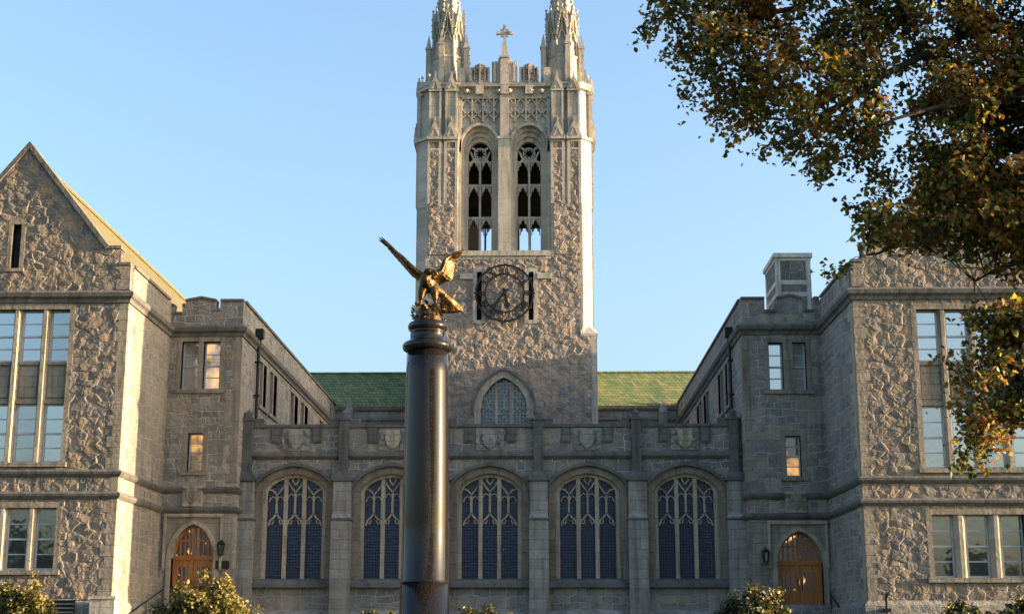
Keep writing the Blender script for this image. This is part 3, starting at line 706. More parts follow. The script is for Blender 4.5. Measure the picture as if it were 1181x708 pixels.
# ------------------------------------------------------------------ arcade between the wings
AX = -2.05
def arcade():
    x0, x1 = -12.55, 8.60
    root = thing('arcaded_hall', (AX, 61.2, GZ), 'long low stone hall with five traceried windows below a carved parapet, under the clock tower', 'building')
    T = lambda u, d, z: (AX+u, 61.2+d, z)
    bays = [-8.2, -4.1, 0, 4.1, 8.2]; piers = [-10.22, -6.15, -2.05, 2.05, 6.15, 10.25]
    w, spr, rise, lo = 1.32, 7.50, .82, 3.95
    ops = [dict(a=b-w, b=b+w, lo=lo, hi=arch_fn(b, w, spr, rise)) for b in bays]
    m = MB(); wall(m, T, x0-AX, x1-AX, GZ-.3, 9.0, ops, .6, na=20); m.build('front_wall', M['coursed'], root)
    # parapet wall
    m = MB(); wall(m, lambda u, d, z: T(u, d+.02, z), x0-AX, x1-AX, 9.0, 10.28, [], .4); m.build('parapet', M['coursed'], root)
    m = MB(); m.box(x0-AX, x1-AX, -.09, .48, 10.282, 10.40, T); 
    for p in piers:
        for sgn in (-1, 1): m.box(p+sgn*.42-.2, p+sgn*.42+.2, -.08, .47, 10.40, 10.66, T)
    m.build('parapet_coping', M['trim_dark'], root)
    m = MB(); P = [(-.05, 8.93), (.05, 8.93), (.17, 9.05), (.17, 9.14), (.04, 9.24), (-.05, 9.24)]
    mould(m, [(x0, 61.2), (x1, 61.2)], P, 1); m.build('string_course', M['trim_dark'], root)
    m = MB(); mould(m, [(x0, 61.2), (x1, 61.2)], [(-.05, GZ-.3), (.2, GZ-.3), (.2, 2.55), (.06, 2.68), (-.05, 2.68)], 1); m.build('plinth', M['arcade'], root)
    m = MB(); m.face((x0, 61.6, 9.7), (x1, 61.6, 9.7), (x1, 88, 9.7), (x0, 88, 9.7)); m.build('flat_roof', M['trim_dark'], root)
    # buttress piers with pinnacle posts
    for i, p in enumerate(piers):
        m = MB(); hw = .40
        m.box(p-hw, p+hw, -.62, -.0, GZ-.3, 6.42, T)
        m.slab([], 0, 0, T) if False else None
        m.prism([(p-hw, -.62), (p+hw, -.62), (p+hw, 0), (p-hw, 0)], 6.42, 6.62, T, [(p-hw+.03, -.45), (p+hw-.03, -.45), (p+hw-.03, 0), (p-hw+.03, 0)])
        m.box(p-hw+.03, p+hw-.03, -.45, 0, 6.62, 7.98, T)
        bt = m.build('buttress', M['arcade'], root)
        m = MB(); m.prism([(p-hw-.05, -.55), (p+hw+.05, -.55), (p+hw+.05, 0), (p-hw-.05, 0)], 7.98, 8.10, T)
        m.prism([(p-hw-.05, -.55), (p+hw+.05, -.55), (p+hw+.05, 0), (p-hw-.05, 0)], 8.10, 8.38, T, [(p-.2, -.3), (p+.2, -.3), (p+.2, 0), (p-.2, 0)]); 
        m.prism([(p-hw-.03, -.66), (p+hw+.03, -.66), (p+hw+.03, 0), (p-hw-.03, 0)], 6.34, 6.44, T); m.build_pieces('weathering', M['trim_dark'], bt, 0.05)
        m = MB(); m.box(p-.19, p+.19, -.26, -.0, 8.38, 10.55, T); m.box(p-.24, p+.24, -.30, .18, 10.55, 10.66, T); m.box(p-.15, p+.15, -.22, .1, 10.66, 10.86, T); m.prism([(p-.17, -.24), (p+.17, -.24), (p+.17, .12), (p-.17, .12)], 10.86, 11.02, T, [(p-.04, -.1), (p+.04, -.1), (p+.04, -.02), (p-.04, -.02)])
        m.build('pinnacle_post', M['trim_dark'], root)
    rnd = random.Random(3)
    for b in bays:
        # hood mould and reveal
        h0 = arch_line(b, w+.32, spr+.02, rise+.30, 'tudor', None); h1 = arch_line(b, w+.46, spr+.02, rise+.44, 'tudor', None)
        m = MB(); m.ribbon(h0, h1, -.2, .02, T)
        for sg in (-1, 1): m.box(b+sg*(w+.39)-.10, b+sg*(w+.39)+.10, -.16, .02, spr-.16, spr+.02, T)
        m.build('hood_mould', M['trim_dark'], root)
        m = MB(); m.ribbon(arch_line(b, w+.02, spr, rise+.02, 'tudor', lo), arch_line(b, w+.32, spr, rise+.30, 'tudor', lo), -.03, .05, T); m.build('arch_surround', M['arcade_trim'], root)
        # moulded inner order
        m = MB(); inn = arch_line(b, w-.15, spr, rise-.13, 'tudor', lo); m.ribbon(inn, arch_line(b, w+.005, spr, rise+.005, 'tudor', lo), .16, .42, T)
        # two mullions, light heads and panel tracery
        fa = arch_fn(b, w-.15, spr, rise-.13); lw = (2*(w-.15))/3; D0, D1 = .24, .38
        for sg in (-1, 1):
            u = b+sg*lw/2; m.box(u-.085, u+.085, D0-.05, D1, lo, fa(u), T)
        for i in (-1, 0, 1):
            c_ = b+i*lw; hw = lw/2-.06; zh = 6.28
            og = [(c_-hw, zh-.1), (c_-hw*.78, zh+.12), (c_-hw*.4, zh+.22), (c_, zh+.40)]
            m.bars(og, .075, D0, D1, T); m.bars([(2*c_-x, z) for x, z in og], .075, D0, D1, T)
            cu = [(c_-hw*.85, zh+.02), (c_-hw*.5, zh-.03), (c_-hw*.35, zh+.13)]
            m.bars(cu, .05, D0+.02, D1-.02, T); m.bars([(2*c_-x, z) for x, z in cu], .05, D0+.02, D1-.02, T)
            zt = fa(c_)
            zj = zt-.62 if i == 0 else zt-.52
            m.box(c_-.045, c_+.045, D0, D1, zh+.36, zj+.02, T)
            for sg in (-1, 1):
                e = c_+sg*hw; y = [(c_, zj), (c_+sg*hw*.5, zj+.2), (e, min(fa(e), zj+.45))]
                m.bars(y, .065, D0, D1, T)
                if i == 0: m.bars([(c_, zj+.30), (c_+sg*hw*.45, zj+.52), (c_+sg*hw*.2, min(zt, zj+.62))], .055, D0, D1, T)
                q = c_+sg*hw/2
                m.bars([(q-.17, zj-.28), (q-.10, zj-.12), (q, zj-.06), (q+.10, zj-.12), (q+.17, zj-.28)], .045, D0+.02, D1-.02, T)
        win = m.build('arched_window', M['arcade_win'], root)
        m = MB(); m.slab(arch_line(b, w-.1, spr, rise-.1, 'tudor', lo+.0), .34, .36, T); m.build('pane', M['pane_lead'], win)
        m = MB(); m.prism([(b-w-.32, -.24), (b+w+.32, -.24), (b+w+.32, .2), (b-w-.32, .2)], 3.62, 3.80, T); m.prism([(b-w-.30, -.2), (b+w+.30, -.2), (b+w+.30, .25), (b-w-.30, .25)], 3.80, 3.98, T, [(b-w-.2, 0), (b+w+.2, 0), (b+w+.2, .25), (b-w-.2, .25)]); m.build('sill', M['trim_dark'], root)
        # carved shield between two dark blocks on the parapet
        m = MB()
        for sg in (-1, 1): m.box(b+sg*.88-.2, b+sg*.88+.2, -.05, .03, 9.62, 10.27, T); m.box(b+sg*.88-.15, b+sg*.88+.15, -.10, -.05, 9.68, 10.2, T)
        m.build_pieces('parapet_block', M['trim_dark'], root, 0.05)
        m = MB(); m.box(b-.58, b+.58, -.02, .03, 9.3, 10.24, T)
        for k_ in range(26):
            sg = rnd.choice((-1, 1)); x = b+sg*rnd.uniform(.36, .54); z = rnd.uniform(9.36, 10.18); r = rnd.uniform(.05, .09)
            m.slab([(x+r*math.cos(t), z+r*math.sin(t)) for t in np.linspace(0, 2*math.pi, 7)[:-1]], -.02-rnd.uniform(.03, .09), 0, T)
        sp = m.build('carved_panel', M['arcade'], root)
        m = MB(); sh = [(-.3, .40), (.3, .40), (.32, .0), (.24, -.24), (0, -.42), (-.24, -.24), (-.32, 0)]
        m.slab([(b+x, 9.76+z) for x, z in sh], -.13, -.02, T)
        kind = bays.index(b) % 3
        if kind == 0: m.bars([(b-.2, 9.5), (b+.2, 10.0)], .1, -.16, -.13, T)
        elif kind == 1: m.bars([(b-.26, 9.74), (b+.26, 9.74)], .1, -.16, -.13, T); m.bars([(b, 9.45), (b, 10.1)], .1, -.158, -.13, T)
        else: m.bars([(b-.26, 9.6), (b, 9.85), (b+.26, 9.6)], .1, -.16, -.13, T)
        m.build('shield', M['arcade_win'] if kind == 1 else M['arcade'], sp)
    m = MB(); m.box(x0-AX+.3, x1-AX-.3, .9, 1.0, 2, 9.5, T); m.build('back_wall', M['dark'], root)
arcade()

# ------------------------------------------------------------------ roofed hall behind
def hall():
    root = thing('tiled_hall', (AX, 88.5, GZ), 'hall with green tiled roof running behind the clock tower', 'building')
    x0, x1 = -20.0, 16.0
    m = MB(); wall(m, lambda u, d, z: (u, 88.5+d, z), x0, x1, GZ-.3, 15.25, [], .5); m.build('wall', M['arcade'], root)
    m = MB(); mould(m, [(x0, 88.5), (x1, 88.5)], [(-.05, 15.15), (.1, 15.15), (.2, 15.25), (.28, 15.42), (-.05, 15.42)], 1); mould(m, [(x0, 88.5), (x1, 88.5)], [(-.05, 14.55), (.1, 14.55), (.12, 14.68), (-.05, 14.72)], 1); m.build('eaves_moulding', M['trim'], root)
    m = MB(); m.face((x0, 88.3, 15.42), (x1, 88.3, 15.42), (x1, 91.2, 17.98), (x0, 91.2, 17.98)); m.face((x0, 94.1, 15.4), (x1, 94.1, 15.4), (x1, 91.2, 17.98), (x0, 91.2, 17.98)); m.box(x0, x1, 91.1, 91.3, 17.93, 18.06)
    m.build('roof', M['tile_green'], root)
    m = MB()
    for x in (-11.6, 7.6): m.box(x-.25, x+.25, 88.2, 88.5, GZ, 15.0); m.prism([(x-.28, 88.15), (x+.28, 88.15), (x+.28, 88.6), (x-.28, 88.6)], 15.0, 15.9, None, [(x-.05, 88.33), (x+.05, 88.33), (x+.05, 88.42), (x-.05, 88.42)])
    m.build_pieces('wall_buttress', M['arcade'], root, 0.1)
hall()

# ------------------------------------------------------------------ clock tower
TY = 86.0; HB = 5.45
def tower():
    cyc = TY+HB
    root = thing('clock_tower', (AX, cyc, GZ), 'tall gothic stone tower with paired belfry windows, cross and carved pinnacles', 'tower')
    # frame of face k: u across, d depth inwards from the face plane at distance HB from the axis
    def face(k):
        a = k*math.pi/2; c, s_ = round(math.cos(a)), round(math.sin(a))
        def T(u, d, z):
            x, y = u, -HB+d
            return (AX+c*x-s_*y, cyc+s_*x+c*y, z)
        return T
    F = [face(k) for k in range(4)]
    T = F[0]
    # ---- lower shaft
    zw0, aw, aspr, ari = 13.0, 1.36, 14.9, 1.9
    lops = [dict(a=-aw, b=aw, lo=zw0, hi=arch_fn(0, aw, aspr, ari, 'pointed')), dict(a=-1.66, b=-1.36, lo=20.3, hi=23.3), dict(a=1.48, b=1.78, lo=20.3, hi=23.3)]
    m = MB(); fc = Facing(); Facing.STEP = .046; lo_ops, hi_ops = lops[:1], lops[1:]
    Tl = lambda k: (lambda u, d, z: F[k](u, d+(-.13 if k % 2 else .02), z)); Tu = lambda k: (lambda u, d, z: F[k](u, d+.024, z))
    for k in range(4):
        q_ = .12 if k == 0 else 0
        wall(m, lambda u, d, z: Tl(k)(u, d+q_, z), -5.58 if k % 2 == 0 else -4.53, 5.58 if k % 2 == 0 else 4.53, GZ-.3, 19.3, lo_ops if k == 0 else [], .9-q_)
        wall(m, lambda u, d, z: Tu(k)(u, d+q_, z), -4.6, 4.6, 19.3, 24.4, hi_ops if k == 0 else [], .8-q_)
    wall(MB(), lambda u, d, z: T(u, d-.03, z), -5.24, 5.24, GZ-.3, 19.3, [dict(a=-aw-.38, b=aw+.38, lo=zw0, hi=arch_fn(0, aw+.38, aspr, ari+.38, 'pointed'))], .9, facing=fc)
    wall(MB(), lambda u, d, z: T(u, d-.03, z), -2.9, 2.9, 19.3, 24.3, [dict(a=o['a']-.22, b=o['b']+.22, lo=20.08, hi=23.52) for o in hi_ops], .8, facing=fc)
    m.build('shaft_wall', M['rubble_tower'], root); fc.build('stone_facing', M['tower_face'], root)
    for k in range(4):
        for sg in (-1, 1): m = MB(); quoin_strip(m, F[k], sg*(5.595 if k % 2 == 0 else 5.355), -sg, GZ, 19.3, d=-.145 if k % 2 else .004, dq=.2, a=.35, b=.6, h=.5); m.build('quoins', M['limestone'], root)
    # pointed window low on the front
    m = MB(); m.ribbon(arch_line(0, aw, aspr, ari, 'pointed', zw0), arch_line(0, aw+.42, aspr, ari+.42, 'pointed', zw0), -.05, .55, T); m.build('arch_surround', M['mullion'], root)
    m = MB(); m.ribbon(arch_line(0, aw+.42, aspr, ari+.42, 'pointed', 14.6), arch_line(0, aw+.56, aspr, ari+.58, 'pointed', 14.6), -.17, .05, T); m.build('hood_mould', M['trim_dark'], root)
    m = MB(); fa = arch_fn(0, aw, aspr, ari, 'pointed')
    for u in (-.46, .46): m.box(u-.09, u+.09, .3, .5, zw0, fa(u), T)
    for c_, top_ in ((-.92, 15.2), (0, 15.7), (.92, 15.2)):
        for sg in (-1, 1): m.bars([(c_+sg*.38, 14.55), (c_+sg*.3, 14.8), (c_, 15.02)], .08, .32, .48, T); m.bars([(c_, top_), (c_+sg*.2, top_+.3), (c_+sg*.38, top_+.5)], .08, .32, .48, T)
        m.box(c_-.05, c_+.05, .33, .47, 15.0, top_+.05, T)
    win = m.build('arched_window', M['mullion'], root)
    m = MB(); m.slab(arch_line(0, aw, aspr, ari, 'pointed', zw0), .42, .45, T); m.build('pane', M['pane_tower'], win)
    # slots behind the clock
    for a in (-1.66, 1.48):
        m = MB(); b = a+.3
        sg = -1 if a < 0 else 1; oa = a if a < 0 else b
        m.box(a-.24, a, -.04, .3, 20.1, 23.5, T); m.box(b, b+.24, -.04, .3, 20.1, 23.5, T); m.box(a-.02, b+.02, -.045, .3, 23.3, 23.55, T); m.box(a-.02, b+.02, -.045, .3, 20.05, 20.3, T)
        lo, hi = (oa+sg*.24, oa+sg*1.05); m.box(min(lo, hi), max(lo, hi), -.10, .1, 22.85, 23.2, T)
        m.build('slot_surround', M['limestone'], root)
        m = MB(); m.box(a, b, .4, .44, 20.3, 23.3, T); m.build('slot_window', M['dark'], root)
    # ---- belfry stage walls and windows on all four sides
    zb0, zb1 = 24.4, 35.0; wx, ww = 1.53, .72
    SPR, RI = 30.95, .9
    for k in range(4):
        Tk = F[k]; m = MB()
        ops = [dict(a=q-1.14, b=q+1.14, lo=24.62, hi=arch_fn(q, 1.14, 31.3, 1.45, 'round')) for q in (-wx, wx)]
        wall(m, lambda u, d, z: Tk(u, d+.28, z), -2.9, 2.9, zb0, zb1, ops, .5, na=18); m.build('belfry_wall', M['limestone'], root)
        for q in (-wx, wx):
            m = MB()          # stepped reveal orders
            prev = (1.14, 31.3, 1.45)
            for i, (hw, sp, ri, d0) in enumerate(((1.0, 31.2, 1.28, .42), (.86, 31.1, 1.08, .58), (ww, SPR, RI+.03, .74))):
                m.ribbon(arch_line(q, hw, sp, ri, 'round', 24.62), arch_line(q, prev[0]+.01, prev[1], prev[2]+.01, 'round', 24.62), d0, 1.1, Tk); prev = (hw, sp, ri)
            m.build('window_reveal', M['limestone'], root)
            m = MB(); m.ribbon(arch_line(q, 1.14, 31.3, 1.45, 'round', 31.0), arch_line(q, 1.28, 31.3, 1.62, 'round', 31.0), .1, .30, Tk); m.build('hood_mould', M['limestone'], root)
            m = MB(); d0, d1 = .82, 1.0
            m.box(q-.065, q+.065, d0-.04, d1, 24.62, 30.6, Tk)
            fa = arch_fn(q, ww, SPR, RI, 'round')
            for zt in (26.95, 29.05): m.box(q-ww, q+ww, d0-.02, d1, zt-.09, zt+.06, Tk)
            for c_ in (q-ww/2-.03, q+ww/2+.03):
                for zt in (26.83, 28.93, 30.6):
                    for sg in (-1, 1):
                        m.bars([(c_+sg*.28, zt-.55), (c_+sg*.26, zt-.3), (c_+sg*.14, zt-.22), (c_+sg*.11, zt-.06), (c_, zt+.02)], .05, d0, d1, Tk)
                        m.slab([(c_+sg*.31, zt+.02), (c_+sg*.27, zt-.3), (c_+sg*.12, zt-.04), (c_, zt+.06)], d0+.03, d1-.03, Tk)
            # rose in the head
            m.bars([(q+.36*math.cos(t), 31.12+.36*math.sin(t)) for t in np.linspace(0, 2*math.pi, 17)], .08, d0, d1, Tk)
            for t in np.linspace(0, 2*math.pi, 9)[:-1]: m.bars([(q+.34*math.cos(t), 31.12+.34*math.sin(t)), (q+.2*math.cos(t), 31.12+.2*math.sin(t))], .09, d0, d1, Tk)
            for sg in (-1, 1):
                m.bars([(q+sg*.03, 30.62), (q+sg*.42, 30.82), (q+sg*.6, 31.25)], .1, d0, d1, Tk); m.bars([(q+sg*.3, 31.4), (q+sg*.5, 31.5)], .12, d0, d1, Tk)
                m.slab([(q+sg*.05, 30.6), (q+sg*.6, 30.55), (q+sg*.45, 30.8), (q+sg*.2, 30.78)], d0+.02, d1-.02, Tk)
            m.build('belfry_window', M['limestone'], root)
        m = MB(); m.prism([(-2.85, -.1), (2.85, -.1), (2.85, .9), (-2.85, .9)], 24.3, 24.62, Tk); m.prism([(-2.85, -.02), (2.85, -.02), (2.85, .9), (-2.85, .9)], 24.1, 24.3, Tk); m.build('sill', M['limestone'], root)
        m = MB(); m.box(-.38, .38, .03, .3, 24.62, 31.9, Tk); m.box(-.44, .44, -.0, .3, 31.85, 32.0, Tk); m.box(-.28, .28, .0, .3, 32.0, 35.0, Tk)
        for sg in (-1, 1): m.box(sg*2.78-.1, sg*2.78+.1, .1, .3, 24.62, 34.6, Tk)
        m.build_pieces('window_pier', M['limestone'], root, 0.03)
        # blind tracery panels
        m = MB()
        for i in range(9):
            u = -2.68+i*.67
            m.box(u-.05, u+.05, .12, .29, 32.6 if abs(abs(u)-wx) > .9 else 33.0, 34.55, Tk)
            if i < 8:
                c_ = u+.335
                for z0_ in (34.0,):
                    for sg in (-1, 1): m.bars([(c_+sg*.3, z0_), (c_+sg*.2, z0_+.3), (c_, z0_+.48)], .07, .15, .29, Tk); m.bars([(c_+sg*.3, z0_-.15), (c_, z0_-.5)], .09, .15, .29, Tk); m.bars([(c_+sg*.3, z0_-.75), (c_, z0_-.5)], .09, .15, .29, Tk)
        m.box(-2.8, 2.8, .10, .29, 34.5, 34.62, Tk); m.build('blind_tracery', M['limestone'], root)
        m = MB()
        for i in range(8):
            if i in (2, 5): continue
            u = -2.35+i*.67; m.ellipsoid(Tk(u, .05, 34.98), (.2, .2, .17), None, 8, 5)
        for u in (-1.55, 0, 1.55): m.box(u-.24, u+.24, -.12, .25, 34.75, 35.3, Tk)
        m.build_pieces('carved_boss', M['limestone'], root, 0.03)
        m = MB(); mould(m, [Tk(-2.9, .2, 0)[:2], Tk(2.9, .2, 0)[:2]], [(-.1, 34.62), (.06, 34.62), (.10, 34.72), (.04, 34.78), (.04, 35.18), (.30, 35.25), (.34, 35.38), (.10, 35.48), (-.1, 35.48)], 1); m.build('cornice', M['limestone'], root)
        # crenellated parapet with panelled merlons
        TP = lambda u, d, z: Tk(u, d+.15, z)
        m = MB(); wall(m, TP, -2.9, 2.9, 35.0, 35.62, [], .45)
        for c_, hw, zt in ((-1.55, .62, 36.75), (1.55, .62, 36.75), (-2.68, .22, 36.6), (2.68, .22, 36.6)):
            if hw > .3: wall(m, TP, c_-hw, c_+hw, 35.62, [(c_-hw, c_-hw*.5, zt-.12, zt-.12), (c_-hw*.5, c_, zt, zt+.14), (c_, c_+hw*.5, zt+.14, zt), (c_+hw*.5, c_+hw, zt-.12, zt-.12)], [dict(a=c_+e*.27-.19, b=c_+e*.27+.19, lo=35.75, hi=arch_fn(c_+e*.27, .19, 36.4, .2, 'pointed')) for e in (-1, 1)], .28, na=6); wall(m, lambda u, d, z: TP(u, d+.28, z), c_-hw, c_+hw, 35.62, zt-.12, [], .17)
            else: m.box(c_-hw, c_+hw, 0, .45, 35.62, zt, TP)
        wall(m, TP, -.8, .8, 35.62, [(-.8, -.4, 37.0, 37.0), (-.4, .4, 37.2, 37.2), (.4, .8, 37.0, 37.0)], [], .45)
        pp = m.build('parapet', M['limestone'], root)
        m = MB()
        for c_ in (-1.55, 1.55):
            for sg in (-1, 1): m.box(c_+sg*.33-.035, c_+sg*.33+.035, -.06, 0, 35.7, 36.7, TP); m.box(c_+sg*.57-.05, c_+sg*.57+.05, -.08, 0, 35.62, 36.6, TP)
            m.box(c_-.04, c_+.04, -.14, 0, 35.0, 36.85, TP)
            for zz in (35.9, 36.35):
                for sg in (-1, 1): m.bars([(c_+sg*.06, zz), (c_+sg*.18, zz+.2), (c_+sg*.3, zz)], .06, -.05, 0, TP); m.bars([(c_+sg*.06, zz+.1), (c_+sg*.18, zz-.1), (c_+sg*.3, zz+.1)], .06, -.05, 0, TP)
        for sg in (-1, 1): m.box(sg*.62-.07, sg*.62+.07, -.09, 0, 35.62, 36.95, TP)
        m.build_pieces('panel_tracery', M['limestone'], pp, .04)
        m = MB(); m.prism([(-.27, -.2), (.27, -.2), (.27, .34), (-.27, .34)], 35.3, 37.2, TP, [(-.24, -.16), (.24, -.16), (.24, .32), (-.24, .32)])
        m.prism([(-.32, -.24), (.32, -.24), (.32, .4), (-.32, .4)], 37.2, 37.3, TP)
        m.prism([(-.25, -.17), (.25, -.17), (.25, .33), (-.25, .33)], 37.3, 38.55, TP, [(-.07, .02), (.07, .02), (.07, .14), (-.07, .14)]); m.build('spirelet', M['limestone'], root)
        if k == 0:
            m = MB(); zc = 38.95
            m.box(-.07, .07, .01, .15, 38.5, zc+.42, TP); m.box(-.44, .44, .0, .16, zc-.085, zc+.085, TP)
            for x, z in ((-.42, 0), (.42, 0), (0, .42)):
                m.box(x-.10, x+.10, -.03, .19, zc+z-.1, zc+z+.1, TP)
            for sx in (-1, 1):
                for sz in (-1, 1): m.box(sx*.2-.05, sx*.2+.05, .02, .14, zc+sz*.2-.05, zc+sz*.2+.05, TP)
            m.bars([(.26*math.cos(t), zc+.26*math.sin(t)) for t in np.linspace(0, 2*math.pi, 17)], .06, .03, .13, TP)
            m.build('cross', M['limestone'], root)
    # ---- belfry floor; ceiling and cross walls added to block sky through the windows
    m = MB(); m.box(AX-4.4, AX+4.4, cyc-4.4, cyc+4.4, 24.0, 24.35); m.box(AX-4.6, AX+4.6, cyc-4.5, cyc+4.5, 28.85, 29.2); m.box(AX-4.6, AX+4.6, cyc-4.5, cyc+4.5, 34.6, 34.9)
    m.box(AX-4.6, AX-1.75, cyc-.4, cyc+.4, 24.35, 28.85); m.box(AX+2.6, AX+4.6, cyc-.4, cyc+.4, 24.35, 28.85)
    m.box(AX-4.6, AX+4.6, cyc-.2, cyc+.2, 29.2, 34.6)
    m.build('belfry_floor_and_blockers', M['dark'], root)
    # ---- corner turrets
    I0, O, C = 2.86, 5.40, .62
    def corner(k, sg):
        """plan map of the corner to the (sg) side of face k: local (u, v), both measured outwards from the axis"""
        Tk = F[k]
        return lambda u, v, z: Tk(sg*u, HB-v, z)
    for k in range(4):
        Tc = corner(k, 1)
        def octo(i, o, c, e=0): return [(i, i), (o, i), (o, o-c), (o-c, o), (i, o)]
        m = MB(); m.prism(octo(I0, O, C), 24.4, 31.9, Tc); q_ = O-.2; m.prism([(I0, I0), (q_, I0), (q_, 4.6), (O, 4.6), (O, O-C), (O-C, O), (4.6, O), (4.6, q_), (I0, q_)], 19.3, 24.4, Tc)
        sw = (lambda P: P) if k % 2 == 0 else (lambda P: [(y, x) for x, y in P])
        m.prism(sw([(4.6, 5.462), (5.64, 5.462), (5.64, 4.6), (4.6, 4.6)]), 19.3, 19.45, Tc); m.prism(sw([(4.6, 5.455), (5.63, 5.455), (5.63, 4.6), (4.6, 4.6)]), 19.45, 19.95, Tc, sw([(4.78, 5.41), (5.1, 5.1), (5.41, 4.78), (4.6, 4.6)]))
        m.prism(octo(I0, O+.08, C+.02), 31.8, 32.0, Tc); m.prism(octo(I0+.05, O-.18, C), 32.0, 35.2, Tc)
        m.prism(octo(I0-.0, O-.0, C+.05), 35.2, 35.42, Tc); m.prism(octo(I0-.05, O+.06, C+.1), 35.42, 35.58, Tc)
        m.prism([(O-.9, O-.9), (O+.03, O-.9), (O+.03, O-C+.02), (O-C+.02, O+.03), (O-.9, O+.03)], 27.45, 27.6, Tc)
        tr = m.build('turret', M['limestone'], root)
        # rubble panels and buttress shafts on the two outer faces
        rb = MB(); sh = MB(); gb = MB(); crk = MB()
        for Tk, sg in ((F[k], 1), (F[(k+1) % 4], -1)):
            Tt = lambda u, d, z, Tk=Tk, sg=sg: Tk(sg*u, d+(HB-O), z)
            front = Tk is F[0]
            if not front: rb.box(3.05, 4.62, -.03, .02, 24.6, 27.6, Tt)
            if not front: rb.box(2.862, 4.62, -.03, .22, 19.28, 24.6, Tt)
            for a, b in ((2.88, 3.74), (3.9, 4.76)):
                c_ = (a+b)/2
                sh.box(a, a+.17, -.12, .02, 27.6, 31.75, Tt); sh.box(b-.17, b, -.12, .02, 27.6, 31.75, Tt); sh.box(a+.17, b-.17, -.12, .02, 31.1, 31.2, Tt); sh.box(a+.17, b-.17, -.12, .02, 31.6, 31.75, Tt)
                if not front: rb.box(a+.17, b-.17, -.10, .02, 27.6, 31.1, Tt)
                rb.box(a+.2, b-.2, -.10, .02, 31.2, 31.58, Tt)
                # gablet
                gb.slab([(a-.05, 31.75), (b+.05, 31.75), (b+.05, 31.95), (c_, 33.0), (a-.05, 31.95)], -.28, .1, Tt)
                gb.slab([(c_-.06, 33.0), (c_+.06, 33.0), (c_+.03, 33.25), (c_-.03, 33.25)], -.22, -.1, Tt)
                sh.bars([(c_-.25, 31.95), (c_, 32.5), (c_+.25, 31.95)], .09, -.32, -.28, Tt)
                q = .32; sh.box(c_-q, c_+q, -.1+.05, .25, 32.0, 35.0, Tt)
                for e in (-1, 1): sh.box(c_+e*q-.06, c_+e*q+.06, -.13, .1, 32.0, 35.0, Tt)
                gb.slab([(c_-q-.1, 34.95), (c_+q+.1, 34.95), (c_+q+.1, 35.1), (c_, 36.05), (c_-q-.1, 35.1)], -.18, .5, Tt)
                gb.bars([(c_-.2, 35.1), (c_, 35.6), (c_+.2, 35.1)], .08, -.22, -.18, Tt); gb.slab([(c_-.05, 36.0), (c_+.05, 36.0), (c_+.03, 36.3), (c_-.03, 36.3)], -.1, .0, Tt)
            sh.box(2.88, 3.05, -.06, .02, 24.3, 27.6, Tt)
            z = 19.9
            for i in range(15):
                w_ = .30 if i % 2 else .12
                sh.box(4.62-w_, 4.80, -.045, .02, z+.004, z+.5, Tt); sh.box(3.02, 3.06+w_*.6, -.045, .02, z+.004, z+.5, Tt) if z > 24.6 else None; z += .51
        # chamfer panel
        rb.build_pieces('rubble_panel', M['rubble_tower'], tr, .02)
        for Tk, sg in ((F[k], 1), (F[(k+1) % 4], -1)):
            if Tk is not F[0]: continue
            fq = Facing(); Tt = lambda u, d, z, Tk=Tk, sg=sg: Tk(sg*u, d+(HB-O), z)
            fq.quad(lambda u, d, z: Tt(u, d-.08, z), 2.88, 4.64, 19.28, 19.28, 24.4, 24.4)
            for (x0, x1, z0_, z1_) in ((3.05, 4.62, 24.4, 27.6), (3.05, 3.57, 27.6, 31.1), (4.07, 4.59, 27.6, 31.1)): fq.quad(lambda u, d, z: Tt(u, d-.13, z), x0, x1, z0_, z0_, z1_, z1_)
            fq.build('stone_facing', M['tower_face'], tr)
        sh.build_pieces('buttress_shaft', M['limestone'], tr, .02); gb.build_pieces('gablet', M['limestone'], tr, .04)
        # ---- pinnacle
        pc = 3.66
        def Tp(x, y, z): return Tc(pc+x, pc+y, z)
        def og(r, a0=math.pi/8): return [(r*math.cos(a0+i*math.pi/4), r*math.sin(a0+i*math.pi/4)) for i in range(8)]
        m = MB(); m.prism(og(1.16), 35.4, 37.6, Tp, og(1.08)); m.prism(og(1.14), 37.6, 37.75, Tp); m.prism(og(.98), 37.75, 40.1, Tp, og(.86)); 
        m.prism(og(.86), 40.1, 46.5, Tp, og(.08))
        pn = m.build('pinnacle', M['limestone'], root)
        gab = MB()
        for i in range(8):
            rib = MB(); a = math.pi/8+i*math.pi/4; c_, s_ = math.cos(a), math.sin(a)
            r0, r1 = 1.12, .92
            rib.tube([Tp(1.14*c_, 1.14*s_, 35.5), Tp(1.06*c_, 1.06*s_, 37.7), Tp(.93*c_, .93*s_, 39.7)], [.12, .10, .09], 6)
            rib.tube([Tp(.95*c_, .95*s_, 39.6), Tp(.93*c_, .93*s_, 40.0), Tp(.90*c_, .90*s_, 40.7)], [.13, .12, .01], 4)
            rib.tube([Tp(.86*c_, .86*s_, 40.1), Tp(.09*c_, .09*s_, 46.4)], [.07, .03], 5)
            for j in range(14):
                t = (j+.5)/14; z = 40.6+5.6*t; r = .86-.78*(z-40.1)/6.4+.04; q = .10*(1-t)+.04
                rib.ellipsoid(Tp(r*c_, r*s_, z), (q, q, q*.8), None, 5, 4)
            rib.build('rib', M['limestone'], pn)
            a = i*math.pi/4; c_, s_ = math.cos(a), math.sin(a)
